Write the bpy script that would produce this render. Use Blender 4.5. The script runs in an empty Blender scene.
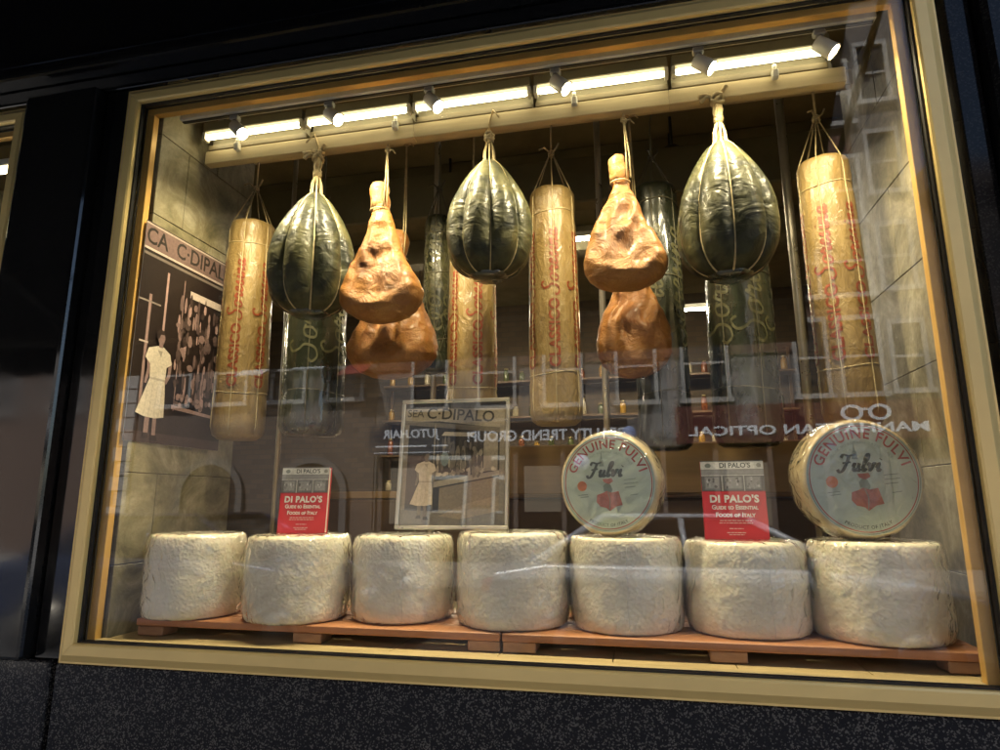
import bpy, bmesh, math, random
from mathutils import Vector, Matrix, noise, Euler

random.seed(7)
S = bpy.context.scene
C = S.collection
PI = math.pi
rad = math.radians

# ---------------------------------------------------------------- camera, sky, sun, exposure
cam = bpy.data.objects.new("camera", bpy.data.cameras.new("camera"))
C.objects.link(cam)
cam.location = (0, -1.68, 1.45)
cam.data.sensor_width = 36.0
cam.data.lens = 635.02 / 1000 * 36
cam.data.clip_start = 0.02
cam.data.clip_end = 500
YAW, PIT, ROLL = rad(12.31), rad(11.257), rad(-0.185)
fw = Vector((-math.sin(YAW) * math.cos(PIT), math.cos(YAW) * math.cos(PIT), math.sin(PIT)))
rt = Vector((math.cos(YAW), math.sin(YAW), 0))
up = rt.cross(fw)
rt2 = rt * math.cos(ROLL) + up * math.sin(ROLL)
up2 = -rt * math.sin(ROLL) + up * math.cos(ROLL)
cam.matrix_world = Matrix(((rt2.x, up2.x, -fw.x, 0), (rt2.y, up2.y, -fw.y, -1.68), (rt2.z, up2.z, -fw.z, 1.45), (0, 0, 0, 1)))
S.camera = cam

W = bpy.data.worlds.new("World")
S.world = W
W.use_nodes = True
nt = W.node_tree
sky = nt.nodes.new("ShaderNodeTexSky")
sky.sky_type = 'NISHITA'
sky.sun_disc = False
SUN_DIR = Vector((-0.30, 0.62, 0.80)).normalized()      # towards the sun: behind the shop, over its roof
sky.sun_elevation = math.asin(SUN_DIR.z)
sky.sun_rotation = math.atan2(SUN_DIR.x, SUN_DIR.y)
sky.air_density = 1.0
sky.dust_density = 2.5
bg = nt.nodes["Background"]
bg.inputs[1].default_value = 0.15
nt.links.new(sky.outputs[0], bg.inputs[0])

sun = bpy.data.objects.new("sun", bpy.data.lights.new("sun", 'SUN'))
C.objects.link(sun)
sun.data.energy = 5.0
sun.data.angle = rad(0.53)
sun.data.color = (1.0, 0.95, 0.87)
sun.rotation_euler = (-SUN_DIR).to_track_quat('-Z', 'Y').to_euler()
sun.location = (0, 0, 30)

S.view_settings.view_transform = 'Standard'
S.view_settings.look = 'None'
S.view_settings.exposure = 1.5
S.view_settings.gamma = 1
S.view_settings.use_curve_mapping = False
S.cycles.max_bounces = 8
S.cycles.transparent_max_bounces = 24
S.cycles.caustics_reflective = False
S.cycles.caustics_refractive = False
S.cycles.sample_clamp_indirect = 4
S.cycles.use_denoising = True

TUBE_L = 5.5        # radiance of the strip lights
SPOT_W = 17.0         # watts of each track spot
ROOM_L = 90.0        # radiance of the lamps deep in the shop

# ---------------------------------------------------------------- materials
def _m(name):
    m = bpy.data.materials.new(name)
    m.use_nodes = True
    m.node_tree.nodes.clear()
    return m, m.node_tree

def N(t, kind, **kw):
    n = t.nodes.new(kind)
    for k, v in kw.items():
        setattr(n, k, v)
    return n

def setin(n, **kw):
    for k, v in kw.items():
        n.inputs[k.replace('_', ' ')].default_value = v

def coords(t, scale=(1, 1, 1)):
    tc = N(t, "ShaderNodeTexCoord")
    oi = N(t, "ShaderNodeObjectInfo")
    mul = N(t, "ShaderNodeMath", operation='MULTIPLY')
    t.links.new(oi.outputs["Random"], mul.inputs[0])
    mul.inputs[1].default_value = 17.3
    add = N(t, "ShaderNodeVectorMath", operation='ADD')
    t.links.new(tc.outputs["Object"], add.inputs[0])
    t.links.new(mul.outputs[0], add.inputs[1])
    mp = N(t, "ShaderNodeMapping")
    mp.inputs["Scale"].default_value = scale
    t.links.new(add.outputs[0], mp.inputs[0])
    return mp.outputs[0]

def ramp(t, src, stops):
    r = N(t, "ShaderNodeValToRGB")
    e = r.color_ramp.elements
    e[0].position, e[0].color = stops[0][0], (*stops[0][1], 1)
    e[1].position, e[1].color = stops[-1][0], (*stops[-1][1], 1)
    for p, c in stops[1:-1]:
        x = e.new(p)
        x.color = (*c, 1)
    t.links.new(src, r.inputs[0])
    return r.outputs[0]

def noise_fac(t, vec, scale, detail=4, rough=0.55, dist=0):
    n = N(t, "ShaderNodeTexNoise")
    setin(n, Scale=scale, Detail=detail, Roughness=rough, Distortion=dist)
    t.links.new(vec, n.inputs["Vector"])
    return n.outputs["Fac"]

def bumpn(t, h, strength, dist, prev=None):
    b = N(t, "ShaderNodeBump")
    setin(b, Strength=strength, Distance=dist)
    t.links.new(h, b.inputs["Height"])
    if prev is not None:
        t.links.new(prev, b.inputs["Normal"])
    return b.outputs[0]

def mat(name, base, rough=0.5, metal=0.0, var=0.15, vscale=8, bump=0.0, bscale=40, bdist=0.002, stretch=(1, 1, 1),
        rvar=0.1, coat=0.0, coat_rough=0.1, spec=0.5, second=None, sscale=3, smix=(0.45, 0.6), sss=0.0, dist=0):
    m, t = _m(name)
    out = N(t, "ShaderNodeOutputMaterial")
    b = N(t, "ShaderNodeBsdfPrincipled")
    t.links.new(b.outputs[0], out.inputs[0])
    v = coords(t, stretch)
    f = noise_fac(t, v, vscale, 5, 0.6, dist)
    lo = tuple(c * (1 - var) for c in base)
    hi = tuple(min(1, c * (1 + var)) for c in base)
    col = ramp(t, f, [(0.3, lo), (0.7, hi)])
    if second:
        f2 = noise_fac(t, v, sscale, 5, 0.6, 0.6)
        msk = ramp(t, f2, [(smix[0], (0, 0, 0)), (smix[1], (1, 1, 1))])
        mx = N(t, "ShaderNodeMix", data_type='RGBA')
        t.links.new(msk, mx.inputs[0])
        t.links.new(col, mx.inputs[6])
        mx.inputs[7].default_value = (*second, 1)
        col = mx.outputs[2]
    t.links.new(col, b.inputs["Base Color"])
    fr = noise_fac(t, v, vscale * 1.7, 4)
    rr = ramp(t, fr, [(0.3, (max(0, rough - rvar),) * 3), (0.7, (min(1, rough + rvar),) * 3)])
    t.links.new(rr, b.inputs["Roughness"])
    setin(b, Metallic=metal)
    b.inputs["Specular IOR Level"].default_value = spec
    if coat:
        b.inputs["Coat Weight"].default_value = coat
        b.inputs["Coat Roughness"].default_value = coat_rough
    if sss:
        b.inputs["Subsurface Weight"].default_value = sss
        b.inputs["Subsurface Radius"].default_value = (0.02, 0.008, 0.004)
        b.inputs["Subsurface Scale"].default_value = 0.4
    if bump:
        nb = noise_fac(t, v, bscale, 5, 0.6)
        t.links.new(bumpn(t, nb, bump, bdist), b.inputs["Normal"])
    return m

def glassmat(name, tint=(0.97, 0.98, 0.96), r0=0.045, rough=0.0, wrinkle=0.0, wscale=25, wdist=0.004, film=0.0, gain=1.0):
    """Thin clear sheet: see through, with a Schlick reflection; wrinkle crumples the reflection like cling film."""
    m, t = _m(name)
    out = N(t, "ShaderNodeOutputMaterial")
    mix = N(t, "ShaderNodeMixShader")
    tr = N(t, "ShaderNodeBsdfTransparent")
    tr.inputs[0].default_value = (*tint, 1)
    gl = N(t, "ShaderNodeBsdfGlossy")
    gl.inputs["Roughness"].default_value = rough
    gl.inputs["Color"].default_value = (1, 1, 1, 1)
    geo = N(t, "ShaderNodeNewGeometry")
    nrm = geo.outputs["Normal"]
    if wrinkle:
        v = coords(t)
        n1 = noise_fac(t, v, wscale, 3, 0.5, 1.5)
        vo = N(t, "ShaderNodeTexVoronoi", feature='DISTANCE_TO_EDGE')
        setin(vo, Scale=wscale * 0.7)
        t.links.new(v, vo.inputs["Vector"])
        nb = bumpn(t, n1, wrinkle, wdist)
        nb = bumpn(t, vo.outputs["Distance"], wrinkle * 0.7, wdist, nb)
        t.links.new(nb, gl.inputs["Normal"])
        nrm = nb
    d = N(t, "ShaderNodeVectorMath", operation='DOT_PRODUCT')
    t.links.new(nrm, d.inputs[0])
    t.links.new(geo.outputs["Incoming"], d.inputs[1])
    a = N(t, "ShaderNodeMath", operation='ABSOLUTE')
    t.links.new(d.outputs["Value"], a.inputs[0])
    s = N(t, "ShaderNodeMath", operation='SUBTRACT')
    s.inputs[0].default_value = 1
    t.links.new(a.outputs[0], s.inputs[1])
    p = N(t, "ShaderNodeMath", operation='POWER')
    t.links.new(s.outputs[0], p.inputs[0])
    p.inputs[1].default_value = 5
    ma = N(t, "ShaderNodeMath", operation='MULTIPLY_ADD', use_clamp=True)
    t.links.new(p.outputs[0], ma.inputs[0])
    ma.inputs[1].default_value = (1 - r0) * gain
    ma.inputs[2].default_value = r0 * gain
    t.links.new(ma.outputs[0], mix.inputs[0])
    t.links.new(tr.outputs[0], mix.inputs[1])
    t.links.new(gl.outputs[0], mix.inputs[2])
    last = mix.outputs[0]
    if film:
        df = N(t, "ShaderNodeBsdfDiffuse")
        df.inputs[0].default_value = (0.75, 0.74, 0.68, 1)
        m2 = N(t, "ShaderNodeMixShader")
        m2.inputs[0].default_value = film
        t.links.new(last, m2.inputs[1])
        t.links.new(df.outputs[0], m2.inputs[2])
        last = m2.outputs[0]
    t.links.new(last, out.inputs[0])
    return m

def emit(name, col, strength):
    m, t = _m(name)
    out = N(t, "ShaderNodeOutputMaterial")
    e = N(t, "ShaderNodeEmission")
    e.inputs[0].default_value = (*col, 1)
    e.inputs[1].default_value = strength
    t.links.new(e.outputs[0], out.inputs[0])
    return m

def granite_mat(name="black granite", scale=300.0, fleck=1.0, spec=0.22):
    m, t = _m(name)
    out = N(t, "ShaderNodeOutputMaterial")
    b = N(t, "ShaderNodeBsdfPrincipled")
    t.links.new(b.outputs[0], out.inputs[0])
    v = coords(t)
    vo = N(t, "ShaderNodeTexVoronoi", feature='F1')
    setin(vo, Scale=scale, Randomness=1.0)
    t.links.new(v, vo.inputs["Vector"])
    sp = N(t, "ShaderNodeSeparateColor")
    t.links.new(vo.outputs["Color"], sp.inputs[0])
    big = noise_fac(t, v, 5, 4)
    sc = N(t, "ShaderNodeMath", operation='MULTIPLY_ADD')
    t.links.new(big, sc.inputs[0])
    sc.inputs[1].default_value = 0.35
    t.links.new(sp.outputs[0], sc.inputs[2])
    col = ramp(t, sc.outputs[0], [(0.0, (0.003 + 0.007 * fleck, 0.003 + 0.007 * fleck, 0.003 + 0.009 * fleck)), (0.70, (0.006 + 0.006 * fleck, 0.006 + 0.006 * fleck, 0.0065 + 0.007 * fleck)), (0.93, (0.006 + 0.010 * fleck,) * 3), (1.0, (0.006 + 0.10 * fleck, 0.006 + 0.095 * fleck, 0.006 + 0.085 * fleck))])
    t.links.new(col, b.inputs["Base Color"])
    rr = ramp(t, noise_fac(t, v, 9, 5), [(0.3, (0.05,) * 3), (0.75, (0.14,) * 3)])
    t.links.new(rr, b.inputs["Roughness"])
    b.inputs["Specular IOR Level"].default_value = spec
    return m

def stone_mat():
    m, t = _m("mottled stone")
    out = N(t, "ShaderNodeOutputMaterial")
    b = N(t, "ShaderNodeBsdfPrincipled")
    t.links.new(b.outputs[0], out.inputs[0])
    v = coords(t, (1, 1, 1))
    f = noise_fac(t, v, 5, 8, 0.68, 1.2)
    col = ramp(t, f, [(0.30, (0.09, 0.08, 0.043)), (0.44, (0.19, 0.168, 0.096)), (0.55, (0.28, 0.248, 0.155)), (0.68, (0.43, 0.395, 0.285))])
    f2 = noise_fac(t, v, 38, 5, 0.7)
    mx = N(t, "ShaderNodeMix", data_type='RGBA', blend_type='MULTIPLY')
    mx.inputs[0].default_value = 0.6
    t.links.new(col, mx.inputs[6])
    t.links.new(ramp(t, f2, [(0.3, (0.55, 0.52, 0.46)), (0.7, (1, 1, 1))]), mx.inputs[7])
    t.links.new(mx.outputs[2], b.inputs["Base Color"])
    setin(b, Roughness=0.55)
    t.links.new(bumpn(t, f2, 0.35, 0.003), b.inputs["Normal"])
    return m

def rind_mat():
    """Pecorino rind: cream, with embossed wavy dotting."""
    m, t = _m("pecorino rind")
    out = N(t, "ShaderNodeOutputMaterial")
    b = N(t, "ShaderNodeBsdfPrincipled")
    t.links.new(b.outputs[0], out.inputs[0])
    v = coords(t)
    f = noise_fac(t, v, 6, 6, 0.6)
    oi = N(t, "ShaderNodeObjectInfo")
    col = ramp(t, f, [(0.25, (0.76, 0.67, 0.47)), (0.5, (0.86, 0.79, 0.61)), (0.75, (0.90, 0.86, 0.71))])
    hs = N(t, "ShaderNodeHueSaturation")
    mr = N(t, "ShaderNodeMapRange")
    mr.inputs[3].default_value = 0.86
    mr.inputs[4].default_value = 1.05
    t.links.new(oi.outputs["Random"], mr.inputs[0])
    t.links.new(mr.outputs[0], hs.inputs["Value"])
    t.links.new(col, hs.inputs["Color"])
    t.links.new(hs.outputs[0], b.inputs["Base Color"])
    setin(b, Roughness=0.55)
    wv = N(t, "ShaderNodeTexWave", wave_type='BANDS', bands_direction='DIAGONAL')
    setin(wv, Scale=26.0, Distortion=9.0, Detail=2.0, Detail_Scale=2.2)
    t.links.new(v, wv.inputs["Vector"])
    vo = N(t, "ShaderNodeTexVoronoi", feature='SMOOTH_F1')
    setin(vo, Scale=95.0, Smoothness=0.6)
    t.links.new(v, vo.inputs["Vector"])
    n = bumpn(t, wv.outputs["Fac"], 0.16, 0.003)
    n = bumpn(t, vo.outputs["Distance"], 0.4, 0.004, n)
    n = bumpn(t, noise_fac(t, v, 18, 4), 0.12, 0.006, n)
    t.links.new(n, b.inputs["Normal"])
    b.inputs["Subsurface Weight"].default_value = 0.08
    b.inputs["Subsurface Scale"].default_value = 0.02
    return m

def ham_mat():
    m, t = _m("cured ham")
    out = N(t, "ShaderNodeOutputMaterial")
    b = N(t, "ShaderNodeBsdfPrincipled")
    t.links.new(b.outputs[0], out.inputs[0])
    at = N(t, "ShaderNodeAttribute", attribute_name="meat")
    v = coords(t)
    f = noise_fac(t, v, 11, 6, 0.62, 0.8)
    skin = ramp(t, f, [(0.28, (0.25, 0.098, 0.017)), (0.5, (0.32, 0.135, 0.026)), (0.72, (0.38, 0.175, 0.040))])
    meat = ramp(t, f, [(0.28, (0.10, 0.032, 0.008)), (0.5, (0.20, 0.076, 0.017)), (0.75, (0.30, 0.127, 0.028))])
    f3 = noise_fac(t, v, 16, 5, 0.6, 1.0)
    am = N(t, "ShaderNodeMath", operation='MULTIPLY_ADD', use_clamp=True)
    sub = N(t, "ShaderNodeMath", operation='SUBTRACT')
    t.links.new(f3, sub.inputs[0])
    sub.inputs[1].default_value = 0.5
    t.links.new(sub.outputs[0], am.inputs[0])
    am.inputs[1].default_value = 2.0
    t.links.new(at.outputs["Fac"], am.inputs[2])
    mx = N(t, "ShaderNodeMix", data_type='RGBA')
    t.links.new(am.outputs[0], mx.inputs[0])
    t.links.new(skin, mx.inputs[6])
    t.links.new(meat, mx.inputs[7])
    t.links.new(mx.outputs[2], b.inputs["Base Color"])
    t.links.new(ramp(t, f3, [(0.3, (0.42,) * 3), (0.7, (0.65,) * 3)]), b.inputs["Roughness"])
    n = bumpn(t, noise_fac(t, v, 14, 6, 0.65, 1.0), 0.8, 0.02)
    n = bumpn(t, noise_fac(t, v, 60, 5, 0.6), 0.5, 0.004, n)
    t.links.new(n, b.inputs["Normal"])
    b.inputs["Subsurface Weight"].default_value = 0.12
    b.inputs["Subsurface Radius"].default_value = (1.0, 0.35, 0.15)
    b.inputs["Subsurface Scale"].default_value = 0.012
    b.inputs["Coat Weight"].default_value = 0.14
    b.inputs["Coat Roughness"].default_value = 0.25
    return m

def wax_mat():
    """Provolone in olive film: pale olive with dark green mottled patches under glossy plastic."""
    m, t = _m("olive provolone film")
    out = N(t, "ShaderNodeOutputMaterial")
    b = N(t, "ShaderNodeBsdfPrincipled")
    t.links.new(b.outputs[0], out.inputs[0])
    v = coords(t)
    f = noise_fac(t, v, 7, 3, 0.5, 1.5)
    col = ramp(t, f, [(0.36, (0.012, 0.014, 0.008)), (0.46, (0.034, 0.035, 0.017)), (0.56, (0.058, 0.056, 0.025)), (0.72, (0.090, 0.083, 0.035))])  # dark stops paint in the reflections seen on the glossy film
    t.links.new(col, b.inputs["Base Color"])
    setin(b, Roughness=0.55)
    b.inputs["Specular IOR Level"].default_value = 0.15
    b.inputs["Coat Weight"].default_value = 0.22
    b.inputs["Coat Roughness"].default_value = 0.15
    n1 = noise_fac(t, coords(t, (1, 1, 1.5)), 14, 4, 0.5, 1.0)
    n = bumpn(t, n1, 0.6, 0.016)
    n = bumpn(t, noise_fac(t, coords(t, (1, 1, 3)), 60, 4, 0.6, 1.0), 0.25, 0.003, n)
    t.links.new(n, b.inputs["Normal"])
    t.links.new(n, b.inputs["Coat Normal"])
    return m

def paper_mat():
    m, t = _m("waxed tan paper")
    out = N(t, "ShaderNodeOutputMaterial")
    b = N(t, "ShaderNodeBsdfPrincipled")
    t.links.new(b.outputs[0], out.inputs[0])
    v = coords(t, (1, 1, 0.45))
    f = noise_fac(t, v, 12, 6, 0.65, 0.5)
    col = ramp(t, f, [(0.28, (0.19, 0.122, 0.040)), (0.5, (0.27, 0.182, 0.064)), (0.75, (0.36, 0.26, 0.105))])
    t.links.new(col, b.inputs["Base Color"])
    t.links.new(ramp(t, f, [(0.3, (0.3,) * 3), (0.7, (0.5,) * 3)]), b.inputs["Roughness"])
    b.inputs["Coat Weight"].default_value = 0.5
    b.inputs["Coat Roughness"].default_value = 0.2
    n = bumpn(t, noise_fac(t, coords(t, (1, 1, 0.6)), 22, 6, 0.62, 1.6), 0.7, 0.010)
    t.links.new(n, b.inputs["Normal"])
    t.links.new(n, b.inputs["Coat Normal"])
    return m

def print_mat():
    m, t = _m("printed picture")
    out = N(t, "ShaderNodeOutputMaterial")
    b = N(t, "ShaderNodeBsdfPrincipled")
    t.links.new(b.outputs[0], out.inputs[0])
    at = N(t, "ShaderNodeVertexColor", layer_name="ink")
    v = coords(t)
    f = noise_fac(t, v, 120, 3, 0.6)
    mx = N(t, "ShaderNodeMix", data_type='RGBA', blend_type='MULTIPLY')
    mx.inputs[0].default_value = 0.8
    t.links.new(at.outputs[0], mx.inputs[6])
    t.links.new(ramp(t, f, [(0.25, (0.6,) * 3), (0.75, (1.0,) * 3)]), mx.inputs[7])
    t.links.new(mx.outputs[2], b.inputs["Base Color"])
    setin(b, Roughness=0.38)
    return m

def brick_mat(name, c1, c2, mortar):
    m, t = _m(name)
    out = N(t, "ShaderNodeOutputMaterial")
    b = N(t, "ShaderNodeBsdfPrincipled")
    t.links.new(b.outputs[0], out.inputs[0])
    tc = N(t, "ShaderNodeTexCoord")
    sp = N(t, "ShaderNodeSeparateXYZ")
    t.links.new(tc.outputs["Object"], sp.inputs[0])
    ad = N(t, "ShaderNodeMath", operation='ADD')
    t.links.new(sp.outputs[0], ad.inputs[0])
    t.links.new(sp.outputs[1], ad.inputs[1])
    cb = N(t, "ShaderNodeCombineXYZ")
    t.links.new(ad.outputs[0], cb.inputs[0])
    t.links.new(sp.outputs[2], cb.inputs[1])
    br = N(t, "ShaderNodeTexBrick")
    setin(br, Scale=1.0, Mortar_Size=0.006, Brick_Width=0.22, Row_Height=0.075)
    br.inputs["Color1"].default_value = (*c1, 1)
    br.inputs["Color2"].default_value = (*c2, 1)
    br.inputs["Mortar"].default_value = (*mortar, 1)
    t.links.new(cb.outputs[0], br.inputs["Vector"])
    t.links.new(br.outputs["Color"], b.inputs["Base Color"])
    setin(b, Roughness=0.85)
    return m

M = {}
M['granite'] = granite_mat()
M['granite_dark'] = granite_mat('nearly plain black granite', 260.0, 0.12, 0.6)
M['gold'] = mat('gold anodised metal', (0.85, 0.64, 0.25), 0.42, 0.2, 0.10, 6, 0.05, 200, 0.0005, (0.3, 1, 0.3), 0.08)
M['liner'] = mat('gold liner tinted for lamplight', (0.60, 0.36, 0.10), 0.38, 0.25, 0.12, 6, 0.05, 120, 0.0005)  # same gold metal as the frame, warm lamplight put into its colour
M['gasket'] = mat('black rubber gasket', (0.012, 0.011, 0.010), 0.6)
M['pane'] = glassmat('window pane', (0.985, 0.99, 0.98), 0.026, 0.0, gain=1.0)
M['wrap'] = glassmat('cling film', (0.985, 0.985, 0.975), 0.05, 0.05, 0.8, 16, 0.02, 0.02, gain=1.5)
M['acrylic'] = glassmat('clear acrylic', (0.95, 0.96, 0.95), 0.045, 0.02)
M['granite_low_reflect'] = granite_mat('black granite with lowered reflection', 260.0, 0.15, 0.14)  # granite copy, specular lowered to darken the sky reflected at the right
M['stone'] = stone_mat()
M['joint'] = mat('dark mortar', (0.085, 0.07, 0.045), 0.9)
M['rind'] = rind_mat()
M['ham'] = ham_mat()
M['fat'] = mat('dry ham fat', (0.34, 0.19, 0.07), 0.5, 0, 0.25, 20, 0.5, 45, 0.006)
M['wax'] = wax_mat()
M['paper'] = paper_mat()
M['print'] = print_mat()
M['darkfilm'] = mat('dark green shrink film', (0.024, 0.028, 0.016), 0.3, 0, 0.5, 9, 0.5, 28, 0.008, (1, 1, 0.5), 0.1, 1.0, 0.1,
                    second=(0.10, 0.095, 0.04), sscale=5, smix=(0.55, 0.68), dist=1.0)
M['redink'] = mat('red brown ink', (0.24, 0.05, 0.016), 0.5, var=0.35, vscale=60)
M['paleink'] = mat('pale olive ink', (0.10, 0.095, 0.045), 0.4, var=0.3, vscale=60)
M['cord'] = mat('waxed cotton cord', (0.42, 0.33, 0.17), 0.6, 0, 0.25, 60, 0.5, 400, 0.001)
M['cord_dk'] = mat('dark twine', (0.10, 0.09, 0.05), 0.55, 0, 0.25, 60, 0.5, 400, 0.001)
M['lumber'] = mat('pale pine board', (0.50, 0.41, 0.24), 0.5, 0, 0.22, 7, 0.25, 40, 0.002, (0.25, 1, 3), 0.08)
M['pallet'] = mat('reddish pallet wood', (0.40, 0.175, 0.075), 0.5, 0, 0.3, 7, 0.3, 30, 0.003, (0.25, 1.5, 3), 0.1)
M['block'] = mat('worn pallet block wood', (0.30, 0.165, 0.09), 0.6, 0, 0.3, 12, 0.3, 40, 0.003, (1, 1, 3))
M['board'] = mat('yellowed floor board', (0.42, 0.33, 0.17), 0.45, 0, 0.25, 9, 0.2, 40, 0.002, (0.3, 2, 1), 0.1)
M['white_metal'] = mat('white enamel', (0.62, 0.60, 0.52), 0.4)
M['housing'] = mat('grey brown housing enamel', (0.16, 0.145, 0.10), 0.5)
M['lip'] = mat('varnished pine lip', (0.13, 0.105, 0.055), 0.55, 0, 0.2, 7)
M['grey_metal'] = mat('grey enamel', (0.26, 0.25, 0.22), 0.45)
M['black_metal'] = mat('black enamel', (0.015, 0.015, 0.014), 0.4)
M['steel'] = mat('brushed steel', (0.58, 0.54, 0.46), 0.35, 0.8, 0.1, 12)
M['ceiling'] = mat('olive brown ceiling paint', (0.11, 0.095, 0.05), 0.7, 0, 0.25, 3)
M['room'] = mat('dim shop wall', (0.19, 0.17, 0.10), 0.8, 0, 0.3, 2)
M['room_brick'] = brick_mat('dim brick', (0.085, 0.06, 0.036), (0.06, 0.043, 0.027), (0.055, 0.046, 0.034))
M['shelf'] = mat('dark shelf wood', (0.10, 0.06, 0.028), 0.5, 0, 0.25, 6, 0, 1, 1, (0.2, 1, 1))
M['counter'] = mat('tan wooden counter', (0.27, 0.175, 0.075), 0.45, 0, 0.2, 5, 0, 1, 1, (0.3, 1, 3))
M['book_red'] = mat('red book cover', (0.50, 0.022, 0.030), 0.4, 0, 0.06)
M['paper_white'] = mat('white paper', (0.75, 0.72, 0.64), 0.6, 0, 0.08)
M['frame_wood'] = mat('grey brown picture frame', (0.16, 0.12, 0.08), 0.4, 0.2, 0.2)
M['fulvi_rind'] = mat('yellowish waxed rind', (0.50, 0.40, 0.23), 0.4, 0, 0.22, 10, 0.3, 35, 0.004, coat=0.6, coat_rough=0.15)
M['fulvi_label'] = mat('pale green paper label', (0.46, 0.55, 0.47), 0.5, 0, 0.06, 12)
M['fulvi_red'] = mat('label red ink', (0.34, 0.035, 0.03), 0.5, 0, 0.15)
M['fulvi_cloak'] = mat('label faded red ink', (0.40, 0.12, 0.09), 0.5, 0, 0.3, 60)
M['fulvi_black'] = mat('label green black ink', (0.035, 0.055, 0.045), 0.5, 0, 0.15)
M['fulvi_grey'] = mat('label grey green ink', (0.20, 0.26, 0.22), 0.5, 0, 0.15)
M['fulvi_orange'] = mat('label orange ink', (0.55, 0.16, 0.05), 0.5, 0, 0.15)
M['white_ink'] = mat('white ink', (0.80, 0.79, 0.75), 0.5, 0, 0.04)
M['tube'] = emit('lit fluorescent tube', (1.0, 0.85, 0.50), TUBE_L)
M['spot'] = emit('lit spot lens', (1.0, 0.84, 0.55), 30.0)
M['down'] = emit('lit downlight', (1.0, 0.72, 0.25), 3.0)
M['lamp'] = emit('lit shop lamp', (1.0, 0.85, 0.6), ROOM_L)
# street
M['asphalt'] = mat('asphalt', (0.05, 0.05, 0.052), 0.85, 0, 0.25, 5, 0.4, 90, 0.004)
M['concrete'] = mat('pavement concrete', (0.30, 0.29, 0.27), 0.85, 0, 0.15, 3)
M['paint'] = mat('road paint', (0.7, 0.7, 0.66), 0.7)
M['brick'] = brick_mat('dark red brick', (0.16, 0.07, 0.05), (0.12, 0.055, 0.042), (0.16, 0.14, 0.12))
M['brick_dk'] = brick_mat('brown brick', (0.16, 0.10, 0.075), (0.13, 0.08, 0.06), (0.22, 0.20, 0.17))
M['stucco'] = mat('grey stucco', (0.20, 0.185, 0.175), 0.8, 0, 0.08, 2)
M['brownstone'] = mat('brownstone', (0.165, 0.135, 0.12), 0.8, 0, 0.15, 3)
M['white_paint'] = mat('weathered white painted wood', (0.46, 0.45, 0.43), 0.5, 0, 0.05)
M['dark_glass'] = mat('dark window glass', (0.02, 0.022, 0.026), 0.06, 0, 0.1)
M['sign_dark'] = mat('dark sign board', (0.045, 0.03, 0.024), 0.5, 0, 0.1)
M['sign_blue'] = mat('slate sign board', (0.04, 0.05, 0.075), 0.5, 0, 0.1)
M['sign_maroon'] = mat('maroon sign board', (0.13, 0.035, 0.03), 0.5, 0, 0.1)
M['sign_white'] = emit('white sign letters with added glow', (0.92, 0.95, 1.0), 1.5)  # emission added to plain white letters so they show bright in the glass
M['lit_shop'] = emit('lit shop interior', (1.0, 0.85, 0.65), 0.5)
M['disc_blue'] = mat('blue sign face', (0.35, 0.45, 0.80), 0.4, 0, 0.05)
M['disc_lilac'] = mat('lilac sign face', (0.55, 0.52, 0.78), 0.4, 0, 0.05)
M['car_silver'] = mat('silver car paint', (0.68, 0.71, 0.76), 0.25, 0.25, 0.03, 3, coat=1, coat_rough=0.03)
M['car_blue'] = mat('dark blue car paint', (0.02, 0.035, 0.09), 0.25, 0.3, 0.03, 3, coat=1, coat_rough=0.03)
M['rubber'] = mat('tyre rubber', (0.02, 0.02, 0.02), 0.8)
M['lens'] = mat('headlight lens', (0.7, 0.72, 0.75), 0.1, 0.2)
M['awning'] = mat('navy black awning canvas', (0.010, 0.012, 0.018), 0.8, 0, 0.1)
M['awn_white'] = mat('pale awning cloth', (0.55, 0.60, 0.66), 0.7, 0, 0.05)
M['awn_red'] = mat('red awning cloth', (0.30, 0.05, 0.045), 0.7, 0, 0.05)
M['jar'] = [mat('jar of preserves', c, 0.15, 0, 0.1) for c in ((0.16, 0.05, 0.015), (0.30, 0.17, 0.03), (0.06, 0.07, 0.02), (0.35, 0.30, 0.2))]
M['cap'] = mat('jar lid', (0.4, 0.32, 0.15), 0.3, 0.7)

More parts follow.
